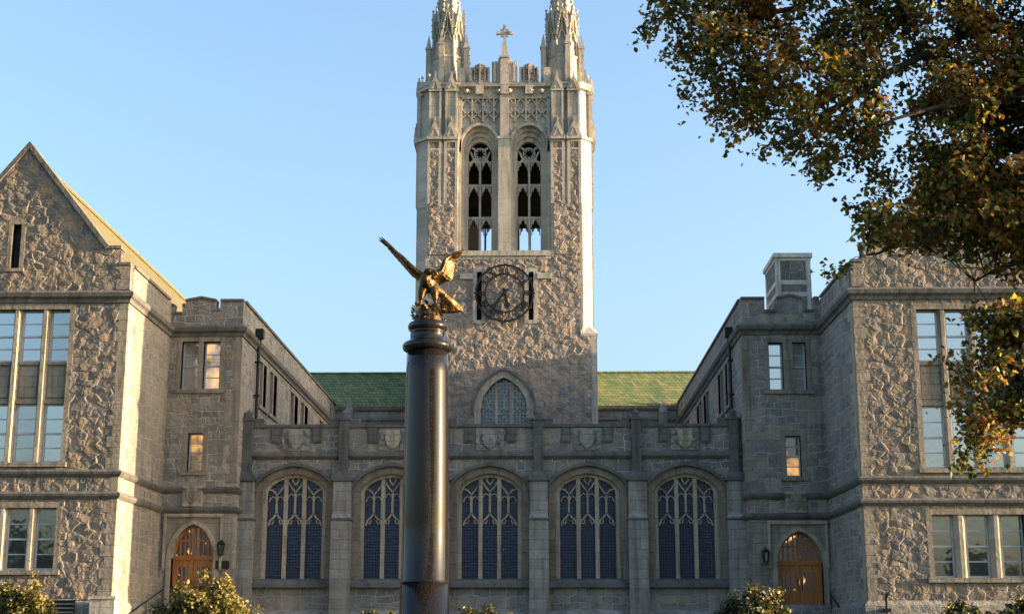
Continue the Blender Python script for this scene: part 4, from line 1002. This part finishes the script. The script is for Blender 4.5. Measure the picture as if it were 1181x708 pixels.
            for (rr, zb, zt, hw) in ((.95, 39.1, 40.95, .34),):
                def Tg(u, d, z, c_=c_, s_=s_, rr=rr): return Tp((rr-d)*c_-u*s_, (rr-d)*s_+u*c_, z)
                gab.bars([(-hw, zb), (-hw*.75, zb+(zt-zb)*.35), (0, zt)], .09, -.10, .12, Tg); gab.bars([(hw, zb), (hw*.75, zb+(zt-zb)*.35), (0, zt)], .09, -.10, .12, Tg)
                gab.bars([(-hw*.7, zb-.3), (-hw*.45, zb+.1), (0, zb+.35), (hw*.45, zb+.1), (hw*.7, zb-.3)], .07, -.06, .1, Tg); gab.bars([(0, zb+.35), (0, zt-.3)], .06, -.06, .1, Tg)
                for e in (.25, .5, .75):
                    for sg in (-1, 1): gab.ellipsoid(Tg(sg*hw*(1-e)*1.1, -.1, zb+(zt-zb)*e+.06), (.07, .07, .06), None, 5, 4)
                gab.tube([Tg(0, -.05, zt-.1), Tg(0, -.05, zt+.25)], [.06, .03], 5); gab.ellipsoid(Tg(0, -.05, zt+.2), (.09, .09, .07), None, 6, 4)
        gab.build_pieces('gablet', M['limestone'], pn, .02)
        # small satellite pinnacles
        sat = MB()
        for (x, y) in ((1.22, .35), (.35, 1.22), (-1.2, .5), (.5, -1.2)):
            q = .17; sat.prism([(x-q, y-q), (x+q, y-q), (x+q, y+q), (x-q, y+q)], 35.5, 38.3, Tp); sat.prism([(x-q-.05, y-q-.05), (x+q+.05, y-q-.05), (x+q+.05, y+q+.05), (x-q-.05, y+q+.05)], 38.3, 38.42, Tp)
            sat.prism([(x-q, y-q), (x+q, y-q), (x+q, y+q), (x-q, y+q)], 38.42, 39.3, Tp, [(x-.02, y-.02), (x+.02, y-.02), (x+.02, y+.02), (x-.02, y+.02)])
        for (x, y) in ((1.55, 1.1), (1.1, 1.55)):
            q = .12; sat.prism([(x-q, y-q), (x+q, y-q), (x+q, y+q), (x-q, y+q)], 35.5, 36.0, Tp, [(x-.03, y-.03), (x+.03, y-.03), (x+.03, y+.03), (x-.03, y+.03)]); sat.ellipsoid(Tp(x, y, 36.15), (.09, .09, .12), None, 6, 4)
        sat.build_pieces('satellite_pinnacle', M['limestone'], pn, .03)
    # ---- the clock, hung on the front
    ck = thing('tower_clock', (AX, TY-.2, 21.92), 'black iron skeleton clock dial with roman numerals on the tower front', 'clock')
    TC = lambda u, d, z: (AX+.03+u, TY-.22+d, 21.92+z)
    ring = lambda r: [(r*math.cos(t), r*math.sin(t)) for t in np.linspace(0, 2*math.pi, 61)]
    m = MB(); m.bars(ring(1.74), .11, -.05, .05, TC); m.bars(ring(1.18), .09, -.05, .05, TC);
    for i in range(12):
        t = i*math.pi/6; m.bars([(1.58*math.sin(t), 1.58*math.cos(t)), (1.72*math.sin(t), 1.72*math.cos(t))], .06, -.03, .03, TC)
    for i in range(12):
        t = i*math.pi/6; x, z = 1.8*math.sin(t), 1.8*math.cos(t); m.ellipsoid(TC(x, 0, z), (.07, .05, .07), None, 6, 4)
    for t in np.linspace(math.pi/4, 2*math.pi+math.pi/4, 5)[:-1]: m.tube([TC(1.45*math.sin(t), .02, 1.45*math.cos(t)), TC(1.45*math.sin(t), .24, 1.45*math.cos(t))], .03, 6)
    m.build('dial', M['iron'], ck)
    num = ['XII', 'I', 'II', 'III', 'IIII', 'V', 'VI', 'VII', 'VIII', 'IX', 'X', 'XI']
    for i, tx in enumerate(num):
        m = MB(); t = i*math.pi/6; wid = {'I': .10, 'V': .22, 'X': .22}; tot = sum(wid[c] for c in tx); x = -tot/2
        def Tn(u, d, z, t=t): return TC(u*math.cos(t)+(z+1.38)*math.sin(t), d, -u*math.sin(t)+(z+1.38)*math.cos(t))
        for c in tx:
            w = wid[c]; h = .19; c0 = x+w/2
            if c == 'I': m.box(c0-.036, c0+.036, -.03, .03, -h, h, Tn)
            if c == 'V': m.bars([(c0-.08, h), (c0, -h)], .055, -.03, .03, Tn); m.bars([(c0+.08, h), (c0, -h)], .04, -.031, .031, Tn)
            if c == 'X': m.bars([(c0-.08, h), (c0+.08, -h)], .055, -.03, .03, Tn); m.bars([(c0+.08, h), (c0-.08, -h)], .04, -.031, .031, Tn)
            x += w
        m.build('numeral', M['iron'], ck)
    for name, ang, ln, w in (('hour_hand', 168, 1.12, .17), ('minute_hand', 218, 1.62, .14)):
        m = MB(); t = R(ang); dd = -.10 if name == 'hour_hand' else -.15
        def Th(u, d, z, t=t): return TC(u*math.cos(t)+z*math.sin(t), d, -u*math.sin(t)+z*math.cos(t))
        m.slab([(-w*.5, -.3), (w*.5, -.3), (w*.6, ln*.55), (w*1.3, ln*.68), (w*.5, ln*.8), (0, ln), (-w*.5, ln*.8), (-w*1.3, ln*.68), (-w*.6, ln*.55)], dd-.02, dd+.02, Th); m.build(name, M['iron'], ck)
    m = MB(); m.tube([TC(0, -.2, 0), TC(0, .25, 0)], .14, 12); m.build('hub', M['iron'], ck)
tower()

# ------------------------------------------------------------------ column and eagle
CX_, CY_ = -3.02, 39.0; CG = hz(39.0)
col = thing('granite_column', (CX_, CY_, CG), 'tall polished dark granite column carrying the golden eagle', 'column')
m = MB(); m.lathe([(.66, 3.02), (.64, 3.03), (.625, 3.06), (.62, 4.5), (.605, 6.5), (.575, 8.6), (.565, 9.22)], CX_, CY_, 48); m.build('shaft', M['granite'], col, True)
m = MB(); m.lathe([(.66, CG+.62), (.655, 1.5), (.65, 3.01)], CX_, CY_, 48); m.build('drum', M['granite'], col, True)
m = MB()
prof = [(.56, 9.20)]+[(.60+.085*math.sin(t), 9.33-.12*math.cos(t)) for t in np.linspace(.1, math.pi-.1, 9)]+[(.56, 9.46), (.50, 9.50), (.48, 9.60), (.47, 9.72), (.49, 9.76)]+[(.47+.075*math.sin(t), 9.885-.12*math.cos(t)) for t in np.linspace(.15, math.pi-.4, 8)]+[(.42, 10.02), (.01, 10.03)]
m.lathe(prof, CX_, CY_, 48); m.build('capital', M['granite'], col, True)
m = MB(); m.prism([(CX_-1.1, CY_-1.1), (CX_+1.1, CY_-1.1), (CX_+1.1, CY_+1.1), (CX_-1.1, CY_+1.1)], CG-.15, CG+.35); m.lathe([(.95, CG+.35), (.95, CG+.5), (.72, CG+.62)], CX_, CY_, 40); m.build('base', M['granite'], col)

def eagle():
    root = thing('eagle_statue', (CX_, CY_, 10.03), 'gilded bronze eagle landing with raised wings on top of the dark granite column', 'statue')
    O = Vector((CX_, CY_, 10.03)); P = lambda x, y, z: O+Vector((x, y, z))
    m = MB()
    def chain(pts, rad, seg=12): m.tube([P(*p) for p in pts], rad, seg)
    # trunk from tail root to breast, neck, head, beak
    chain([(.42, .30, .86), (.22, .16, .92), (.04, .0, 1.0), (-.06, -.14, 1.12), (-.06, -.22, 1.24), (-.01, -.26, 1.33)], [.09, .16, .21, .20, .14, .10])
    m.ellipsoid(P(.04, -.30, 1.36), (.15, .12, .10)); m.ellipsoid(P(-.05, -.10, 1.12), (.20, .19, .23))
    chain([(.10, -.32, 1.36), (.20, -.35, 1.34), (.26, -.36, 1.27), (.265, -.36, 1.22)], [.075, .06, .035, .012], 8)
    # thighs, shanks, toes
    for sx, sy in ((-.16, -.12), (.17, -.10)):
        chain([(sx*.7, sy*.4, .95), (sx*1.1, sy, .76), (sx*1.2, sy-.02, .58)], [.16, .12, .065], 10); chain([(sx*1.2, sy-.02, .6), (sx*1.25, sy-.05, .42)], [.05, .045], 8)
        for k in range(4):
            a = -math.pi/2+(k-1)*.6 if k < 3 else math.pi/2; c, s_ = math.cos(a), math.sin(a)
            chain([(sx*1.25, sy-.05, .44), (sx*1.25+.10*c, sy-.05+.10*s_, .45), (sx*1.25+.17*c, sy-.05+.17*s_, .36)], [.045, .035, .012], 6)
    # tail fan
    base = Vector((.36, .22, .92))
    for i in range(9):
        t = i/8; tip = Vector((.93, .52, .42)).lerp(Vector((.40, .42, .34)), t); tip = base+(tip-base)*(1.0+.05*math.sin(t*math.pi))
        d = tip-base; n = Vector((.35, -.85, .2)).normalized(); w = d.cross(n).normalized()
        for q in range(6):
            a, b = q/6, (q+1)/6; wa, wb = (.04+.065*a), (.04+.065*b)
            if q == 5: wb = .03
            A, B = base+d*a, base+d*b; th = n*.02
            pts = [A-w*wa-th, A+w*wa-th, B+w*wb-th, B-w*wb-th, A-w*wa+th, A+w*wa+th, B+w*wb+th, B-w*wb+th]; pts = [P(*v) for v in pts]
            for f in ((0,1,2,3), (7,6,5,4), (0,4,5,1), (1,5,6,2), (2,6,7,3), (3,7,4,0)): m.face(*[pts[j] for j in f])
    # wings: bone along the leading edge, feathers hanging from it along the chord direction
    def wing_(lead, chords, nf, tipf):
        n = len(lead)
        def lp(t):
            f = t*(n-1); i = min(n-2, int(f)); return Vector(lead[i]).lerp(Vector(lead[i+1]), f-i)
        def cp(t):
            f = t*(n-1); i = min(n-2, int(f)); return Vector(chords[i]).lerp(Vector(chords[i+1]), f-i)
        m.tube([P(*lp(i/10)) for i in range(11)], [.12-.085*i/10 for i in range(11)], 8)
        for i in range(nf):
            t = (i+.5)/nf; A = lp(t); c = cp(t); B = A+c
            ax_ = (lp(min(1, t+.05))-lp(max(0, t-.05))).normalized(); nn = ax_.cross(c).normalized(); wd = 1.5/nf*.5+.035
            for lay, (f0, f1, off) in enumerate(((0, 1, 0), (0, .55, .022))):
                ss = 6
                for q in range(ss):
                    a, b = f0+(f1-f0)*q/ss, f0+(f1-f0)*(q+1)/ss
                    cv = lambda x: A+c*x+nn*(.12*math.sin(x*2.2)*c.length*.5+off)
                    wa = wd; wb = wd if q < ss-1 else wd*.45; th = nn*.016
                    A1, B1 = cv(a), cv(b); pts = [A1-ax_*wa-th, A1+ax_*wa-th, B1+ax_*wb-th, B1-ax_*wb-th, A1-ax_*wa+th, A1+ax_*wa+th, B1+ax_*wb+th, B1-ax_*wb+th]; pts = [P(*v) for v in pts]
                    for f in ((0,1,2,3), (7,6,5,4), (0,4,5,1), (1,5,6,2), (2,6,7,3), (3,7,4,0)): m.face(*[pts[j] for j in f])
        for B in tipf: m.tube([P(*lp(.9)), P(*(Vector(B)*.5+lp(.9)*.5)), P(*B)], [.05, .045, .012], 6)
    wing_([(-.10, -.10, 1.22), (-.42, -.16, 1.46), (-.74, -.12, 1.82), (-1.04, -.05, 2.10)], [(-.02, .34, -.10), (-.05, .46, -.06), (-.08, .46, -.01), (-.10, .32, .07)], 11, [(-1.40, -.02, 2.42), (-1.34, .06, 2.45), (-1.38, .14, 2.38), (-1.28, .2, 2.40), (-1.42, .06, 2.37)])
    wing_([(.10, -.12, 1.22), (.38, -.10, 1.44), (.46, .0, 1.76), (.70, .08, 1.96)], [(.15, .34, -.16), (.28, .30, -.20), (.27, .25, -.08), (.13, .16, .02)], 11, [(1.02, .12, 2.10), (.99, .2, 2.04), (.95, .26, 1.97), (.88, .3, 1.90)])
    o = m.build('eagle_body', M['gold'], root)
    md = o.modifiers.new('remesh', 'REMESH'); md.mode = 'VOXEL'; md.voxel_size = .017; md.use_smooth_shade = True
    sm_ = o.modifiers.new('smooth', 'SMOOTH'); sm_.iterations = 2; sm_.factor = .4
    dg = bpy.context.evaluated_depsgraph_get(); me = bpy.data.meshes.new_from_object(o.evaluated_get(dg)); o.modifiers.clear(); o.data = me
    # perch: a rocky mound wrapped in leafy sprays
    m = MB(); rr = random.Random(5)
    prof = [(.02, .46), (.2, .44), (.28, .34), (.33, .2), (.38, .06), (.40, 0)]
    m.lathe([(r, z) for r, z in prof[::-1]], O.x, O.y, 18, O.z)
    for i in range(90):
        a = rr.uniform(0, 2*math.pi); z = rr.uniform(.02, .5); r = .40-.18*z+rr.uniform(-.02, .08)
        c = Vector((r*math.cos(a), r*math.sin(a), z)); up = Vector((math.cos(a)*.5, math.sin(a)*.5, rr.uniform(-.3, 1))).normalized(); sd = up.cross(Vector((math.cos(a), math.sin(a), .2))).normalized()
        l, w = rr.uniform(.08, .16), rr.uniform(.03, .05); th = up.cross(sd)*.012
        q = [c-sd*w*.3, c+up*l*.5-sd*w, c+up*l, c+up*l*.5+sd*w, c+sd*w*.3]
        m.face(*[P(*(v+th)) for v in q]); m.face(*[P(*(v-th)) for v in q[::-1]])
        for j in range(5): m.face(P(*(q[j]+th)), P(*(q[(j+1) % 5]+th)), P(*(q[(j+1) % 5]-th)), P(*(q[j]-th)))
    m.build('perch', M['gold'], root)
eagle()

# ------------------------------------------------------------------ lanterns, plaque, railings, pipe
def lantern(x, y, z, label):
    root = thing('wall_lantern', (x, y, z), label, 'lamp', 'wall lanterns')
    T = lambda a, b, c: (x+a, y+b, z+c)
    m = MB(); m.box(-.05, .05, -.03, 0, -.1, .3, T); m.tube([T(0, -.02, .25), T(0, -.16, .36), T(0, -.28, .30)], .02, 6); m.build('bracket', M['iron'], root)
    m = MB(); h = lambda r: [(r*math.cos(i*math.pi/3), -.28+r*math.sin(i*math.pi/3)) for i in range(6)]
    m.prism(h(.19), .16, .30, T, h(.04)); m.prism(h(.16), .13, .16, T); m.prism(h(.10), -.27, -.23, T); m.prism(h(.03), -.36, -.27, T)
    for (px, py), (qx, qy) in zip(h(.10), h(.155)): m.tube([T(px, py, -.23), T(qx, qy, .13)], .014, 5)
    m.build('cage', M['iron'], root)
    m = MB(); m.prism(h(.085), -.22, .12, T, h(.135)); m.build('lamp_glass', M['pane_low'], root)
lantern(-12.93, 59.96, 5.15, 'black wall lantern above the dark plaque beside the oak door')
lantern(9.15, 59.96, 4.82, 'black wall lantern with no plaque under it beside the oak door')
M['plaque'] = plain('dark_bronze_plaque', (.035, .028, .022), .45, .7)
m = MB(); m.box(-13.17, -12.62, 59.925, 59.972, 4.33, 4.66); tag(m.build('wall_plaque', M['plaque'], None), 'dark bronze plaque on the wall below the lantern', 'plaque')
m = MB(); m.box(-13.13, -12.66, 59.915, 59.925, 4.37, 4.62); pq = bpy.data.objects['wall_plaque']; m.build('plaque_panel', M['iron'], pq)
def rail(pts, label, posts):
    root = thing('handrail', (pts[0][0], pts[0][1], GZ), label, 'railing', 'iron handrails')
    m = MB(); m.tube(pts, .028, 8); m.build('rail', M['iron'], root)
    m = MB(); m.tube([(p[0], p[1], p[2]-.42) for p in pts], .016, 6); m.build('lower_rail', M['iron'], root)
    for t in posts:
        a, b = Vector(pts[1]), Vector(pts[-1]); p = a.lerp(b, t); m = MB(); m.tube([(p.x, p.y, GZ-.02), tuple(p)], .024, 6); m.build('post', M['iron'], root)
rail([(-15.35, 54.9, 2.2), (-15.35, 55.3, 2.45), (-15.12, 59.4, 3.5)], 'black iron handrail beside the sunlit corner block', (0, .5, .97))
rail([(-12.95, 57.2, 2.45), (-12.95, 57.5, 2.5), (-12.95, 59.8, 3.5)], 'black iron handrail below the plaque, behind the wide rounded shrub', (0, .5, .97))
rail([(11.75, 57.0, 2.35), (11.72, 57.3, 2.45), (11.68, 59.7, 3.3)], 'black iron handrail between the oak door and the chimney wing wall', (0, .5, .97))
rail([(9.35, 57.2, 2.35), (9.35, 57.5, 2.45), (9.35, 59.8, 3.3)], 'black iron handrail behind the dark shrub below the right lantern', (0, .5, .97))
m = MB(); m.tube([(12.42, 53.32, GZ-.05), (12.42, 53.32, 3.0), (12.42, 53.26, 3.12), (12.42, 53.1, 3.14)], .06, 8); m.box(12.3, 12.54, 53.2, 53.45, 2.5, 2.62); tag(m.build('standpipe', M['iron']), 'short black standpipe against the foot of the wing by the tree', 'pipe')

# ------------------------------------------------------------------ foliage
def leaves(name, C, size, N, colr, mat, parent, drop=0.0):
    """C (n,3) leaf centres, N (n,3) leaf normals; each leaf a folded six-point blade"""
    n = len(C); off = Vector((0, 0, 0)); p = parent
    while p is not None: off = off+p.location; p = p.parent
    C = C-np.array(off)
    N = N/np.linalg.norm(N, axis=1, keepdims=True)
    r = rng.normal(size=(n, 3)); r[:, 2] -= drop
    A = r-(r*N).sum(1, keepdims=True)*N; A /= np.linalg.norm(A, axis=1, keepdims=True); B = np.cross(N, A)
    s = size[:, None]
    fold = rng.uniform(.1, .35, (n, 1))
    pts = [C-A*s*.5, C-A*s*.22+B*s*.34+N*s*fold, C+A*s*.18+B*s*.36+N*s*fold*.9, C+A*s*.6-N*s*.08, C+A*s*.18-B*s*.36+N*s*fold*.9, C-A*s*.22-B*s*.34+N*s*fold]
    V = np.stack(pts, 1).reshape(-1, 3)
    b = np.arange(n)[:, None]*6; Fq = np.concatenate([b+np.array([[0, 3, 2, 1]]), b+np.array([[0, 5, 4, 3]])], 1).reshape(-1)
    me = bpy.data.meshes.new(name); me.vertices.add(len(V)); me.vertices.foreach_set('co', V.ravel().astype(np.float32))
    me.loops.add(len(Fq)); me.loops.foreach_set('vertex_index', Fq.astype(np.int32)); nf = len(Fq)//4
    me.polygons.add(nf); me.polygons.foreach_set('loop_start', (np.arange(nf)*4).astype(np.int32)); me.polygons.foreach_set('loop_total', np.full(nf, 4, np.int32))
    me.update(); at_ = me.color_attributes.new('leaf_colour', 'FLOAT_COLOR', 'POINT')
    at_.data.foreach_set('color', np.repeat(np.concatenate([colr, np.ones((n, 1))], 1), 6, 0).ravel().astype(np.float32))
    me.materials.append(mat); o = bpy.data.objects.new(name, me); COL.objects.link(o)
    if parent is not None: o.parent = parent
    return o
def palette(n, cols, wts, jit=.25):
    i = rng.choice(len(cols), n, p=np.array(wts)/sum(wts)); c = np.array(cols)[i]
    return np.clip(c*rng.uniform(1-jit, 1+jit, (n, 1))*rng.uniform(.92, 1.08, (n, 3)), .004, .9)

def inside(poly, x, z):
    r = False; n = len(poly); j = n-1
    for i in range(n):
        xi, zi = poly[i]; xj, zj = poly[j]
        if (zi > z) != (zj > z) and x < (xj-xi)*(z-zi)/(zj-zi)+xi: r = not r
        j = i
    return r

def maple():
    tx, ty = 12.2, 23.2; g = hz(ty)
    root = thing('maple_tree', (tx, ty, g), 'large tree with rust and green autumn leaves overhanging the chimney wing', 'tree')
    m = MB(); m.tube([(tx, ty, g-.2), (tx-.03, ty, g+1.2), (tx-.1, ty, g+3), (tx-.1, ty+.1, g+6), (tx+.1, ty, g+9.5), (tx, ty, g+13.5)], [.55, .40, .36, .31, .22, .06], 14); trunk = m.build('trunk', M['bark'], root, True)
    limbs = [
        [(tx-.1, ty, 6.6), (10.2, 22.9, 8.4), (8.6, 22.6, 9.35), (7.83, 22.5, 8.99), (7.2, 22.5, 8.5), (6.64, 22.5, 8.05), (6.0, 22.4, 7.7), (5.2, 22.4, 7.5)],
        [(tx, ty, 8.2), (10.0, 22.8, 10.4), (8.0, 22.5, 11.3), (6.9, 22.4, 11.2), (5.6, 22.3, 10.5), (4.4, 22.2, 9.6), (3.8, 22.2, 9.2)],
        [(tx, ty, 9.4), (10.2, 23.0, 12.0), (8.0, 23.0, 13.0), (5.6, 22.9, 12.6), (3.8, 22.7, 11.7), (2.4, 22.6, 11.0)],
        [(tx-.1, ty, 4.6), (10.4, 22.8, 6.2), (9.0, 22.5, 6.6), (7.9, 22.4, 6.2), (7.2, 22.4, 5.4), (6.7, 22.4, 4.6)],
        [(tx, ty, 10.5), (10, 23.4, 14.0), (7, 23.6, 15.0), (4, 23.4, 13.8), (2.2, 23.2, 12.6)],
        [(8.6, 22.6, 9.35), (7.6, 21.8, 9.9), (6.4, 21.4, 9.7), (5.2, 21.2, 9.2)],
        [(10.2, 22.9, 8.4), (9.2, 23.6, 8.2), (8.2, 23.8, 7.8), (7.3, 23.8, 7.4)],
        [(tx, ty, 7.0), (14.2, 23.4, 9.5), (16.5, 23.5, 11.0)], [(tx, ty, 8.5), (13, 25.2, 11), (14, 27.2, 12)], [(tx, ty, 9.0), (13, 21, 11.4), (13.5, 19, 12.4)]]
    segs = []
    for L in limbs:
        n = len(L); m = MB(); r0 = .09 if L[0][0] > 11 else .06
        pts = []
        for i in range(n-1):
            for q in range(4):
                t = q/4; p = Vector(L[i]).lerp(Vector(L[i+1]), t); pts.append(p+Vector(noise.noise_vector(p*1.3))*.12)
        pts.append(Vector(L[-1])); k_ = len(pts); m.tube(pts, [r0*(1-i/(k_-1))**.8+.016 for i in range(k_)], 8); m.build('branch', M['bark'], root, True); segs += pts
    segA = np.array([tuple(p) for p in segs])
    P1 = [(1.75, 11.9), (1.85, 11.6), (2.25, 11.25), (2.45, 10.7), (2.85, 10.05), (3.25, 9.9), (3.6, 9.45), (4.0, 8.85), (4.5, 8.75), (5.15, 9.2), (5.5, 8.95), (5.1, 8.5), (5.2, 8.0), (4.75, 7.5), (5.0, 7.42), (5.5, 7.5), (5.95, 7.65), (6.56, 7.72), (6.9, 7.8), (7.08, 7.48), (7.46, 7.05), (7.8, 7.0), (10, 6.9), (11.5, 8), (13, 10), (12.5, 14.2), (8, 15.2), (4, 14.0), (1.9, 12.6)]
    P2 = [(8.2, 6.85), (7.15, 6.8), (6.78, 6.58), (6.66, 6.3), (6.32, 6.02), (6.36, 5.72), (6.5, 5.5), (6.68, 4.94), (6.46, 4.65), (6.3, 4.15), (6.65, 4.08), (6.95, 4.2), (7.1, 4.7), (7.6, 4.72), (8.6, 4.9), (9.2, 6.0), (9.0, 6.9)]
    cl = []
    rnd = random.Random(8)
    def sample(poly, n, dy):
        xs_ = [p[0] for p in poly]; zs_ = [p[1] for p in poly]; c = 0
        while c < n:
            x, z = rnd.uniform(min(xs_), max(xs_)), rnd.uniform(min(zs_), max(zs_))
            if not inside(poly, x, z): continue
            # clumps keep a little away from the outline, so that sprays end on it
            if not all(inside(poly, x+a, z+b) for a, b in ((.14, 0), (-.14, 0), (0, .14), (0, -.14))): continue
            y = 22.6+rnd.gauss(0, dy)
            # gaps in the crown
            if noise.noise(Vector((x*1.1+3, z*1.1, y*.7))) < -.22 and x < 7.8: continue
            cl.append((x, y, z)); c += 1
    sample(P1, 1620, .8); sample([(5.7, 7.8), (9.4, 7.6), (9.4, 10.6), (6.4, 10.4), (5.6, 9.4)], 230, .6); sample(P2, 200, .4)
    for i in range(50):     # the far side of the crown, out of the picture
        a = rnd.uniform(0, 2*math.pi); rr_ = 3.6*math.sqrt(rnd.random()); cl.append((14.2+rr_*math.cos(a), 23.4+rr_*math.sin(a)*1.1, rnd.uniform(7.5, 14.5)))
    C = []; Nn = []; Cc = []; Sz = []; tw = MB()
    for ci, c in enumerate(cl):
        c = Vector(c); d2 = ((segA-np.array(c))**2).sum(1); j = int(d2.argmin()); a = Vector(segA[j])
        if d2[j] < 2.6 and c.x < 9: 
            mid = a.lerp(c, .55)+Vector((0, 0, .10)); tw.tube([a, mid, c], [.010, .006, .003], 4)
        vis = c.x < 9
        nl = rnd.randint(40, 64) if vis else 22
        ax_ = (c-a); ax_ = ax_.normalized() if ax_.length > .05 else Vector((-1, 0, -.2)); ax_ = (ax_+Vector((-.3, 0, -.25))).normalized()
        warm = noise.noise(c*.9+Vector((9, 2, 4)))
        for _ in range(nl):
            t = rnd.uniform(-.22, .26); q = Vector((rnd.gauss(0, .12), rnd.gauss(0, .13), rnd.gauss(0, .085)))
            C.append(tuple(c+ax_*t+q)); nv = Vector((rnd.gauss(0, .5), rnd.gauss(-.2, .5), rnd.gauss(.55, .45))); Nn.append(tuple(nv)); Sz.append(rnd.uniform(.06, .12) if vis else rnd.uniform(.15, .22)); Cc.append(warm)
    C = np.array(C); Nn = np.array(Nn); Sz = np.array(Sz); Cc = np.array(Cc); n = len(C)
    g_ = palette(n, [(.045, .07, .018), (.075, .10, .022), (.20, .19, .03), (.035, .05, .016)], [4, 4, 2, 2]); w_ = palette(n, [(.25, .125, .032), (.20, .085, .026), (.27, .18, .045), (.38, .33, .065)], [4, 3, 3, 2])
    u = rng.random(n)+Cc*.75; pick = (u > .44)[:, None]; colr = np.where(pick, w_, g_)
    tag(tw.build('twigs', M['bark'], root), None, None, kind='stuff')
    leaves('crown', C, Sz, Nn, colr, M['leaf'], root, .6)
maple()

def bush(x, y, w, h, label, gold, seed, dense=1.0, dp=None):  # gold: share of leaves coloured as if sunlit
    g = hz(y); root = thing('shrub', (x, y, g), label, 'shrub', 'shrubs along the foot of the buildings'); rnd = random.Random(seed); dp = dp or w*.7
    m = MB(); cl = []
    nst = int(16*w)
    for i in range(nst):
        a = rnd.uniform(0, 2*math.pi); r = math.sqrt(rnd.random()); tx_, ty_ = x+w/2*r*math.cos(a), y+dp/2*r*math.sin(a)
        hh = h*(1-.5*r**2.2)*rnd.uniform(.55, 1.08)
        m.tube([(x+(tx_-x)*.3, y+(ty_-y)*.3, g-.05), (x+(tx_-x)*.75, y+(ty_-y)*.75, g+hh*.55), (tx_, ty_, g+hh)], [.022, .014, .005], 5)
        for q in range(8): t = rnd.uniform(.25, 1); cl.append((x+(tx_-x)*(.3+.7*t), y+(ty_-y)*(.3+.7*t), g+hh*t, t))
    m.build('stems', M['bark'], root)
    C = []; N = []; Sz = []; tt = []
    for cx_, cy_, cz_, t in cl:
        for _ in range(int(26*dense)):
            C.append((cx_+rnd.gauss(0, .095), cy_+rnd.gauss(0, .095), cz_+rnd.gauss(0, .10))); N.append((rnd.gauss(0, .6), rnd.gauss(-.3, .6), rnd.gauss(.6, .4))); Sz.append(rnd.uniform(.05, .14)); tt.append(t)
    C = np.array(C); n = len(C); tt = np.array(tt)
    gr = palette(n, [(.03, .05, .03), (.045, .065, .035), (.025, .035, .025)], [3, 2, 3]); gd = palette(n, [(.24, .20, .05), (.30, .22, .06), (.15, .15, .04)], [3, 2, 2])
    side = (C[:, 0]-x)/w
    pk = (rng.random(n) < np.clip(gold*(.25+1.0*np.clip(tt, 0, 1)**2+.9*side), 0, 1))[:, None]  # sunlight painted into leaf colour: more gold at tips and right side
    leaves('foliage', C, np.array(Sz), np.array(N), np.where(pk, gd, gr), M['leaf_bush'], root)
bush(-11.25, 50.0, 3.9, 2.15, 'wide rounded shrub with sunlit gold painted on its leaves before the oak door by the plaque', .75, 1)
bush(-17.6, 50.2, 2.6, 2.1, 'green shrub painted sunlit gold at the picture edge below the gabled wing windows', .7, 2)
bush(7.35, 51.0, 2.7, 1.95, 'dark green shrub with sunlit gold painted on its tips below the lantern without a plaque', .3, 3)
bush(14.1, 50.0, 2.3, 1.15, 'low dark shrub under the ground floor windows near the black standpipe', .3, 4)
bush(16.2, 50.0, 2.0, 1.35, 'low shrub with sunlit yellow painted on its leaves at the picture edge under the wing windows', .45, 5)
bush(-2.1, 54.0, 2.3, 1.15, 'low shrub showing just its tips behind the granite column foot', .5, 6)
bush(-5.9, 54.0, 1.6, 1.1, 'small shrub showing its tips below the second arcade window', .35, 7)

# ------------------------------------------------------------------ the wood behind the viewer, which the lower windows and the column mirror
def treeline():
    rnd = random.Random(4); C = []; Sz = []
    for i in range(26):
        x = -75+i*6+rnd.uniform(-2, 2); y = -48+rnd.uniform(-9, 9); h = rnd.uniform(9, 16)
        for _ in range(420):
            t = rnd.random(); r = 4.2*math.sqrt(rnd.random())*(1-.55*t**2); a = rnd.uniform(0, 2*math.pi)
            C.append((x+r*math.cos(a), y+r*math.sin(a), 1.0+(h-1)*t)); Sz.append(rnd.uniform(.8, 1.5))
    C = np.array(C); n = len(C)
    o = leaves('distant_trees', C, np.array(Sz), rng.normal(size=(n, 3)), palette(n, [(.03, .05, .018), (.05, .06, .02), (.10, .06, .02)], [4, 3, 1]), M['leaf'], None)
    tag(o, 'dark wood on the far side of the lawn', 'trees', kind='stuff')
treeline()
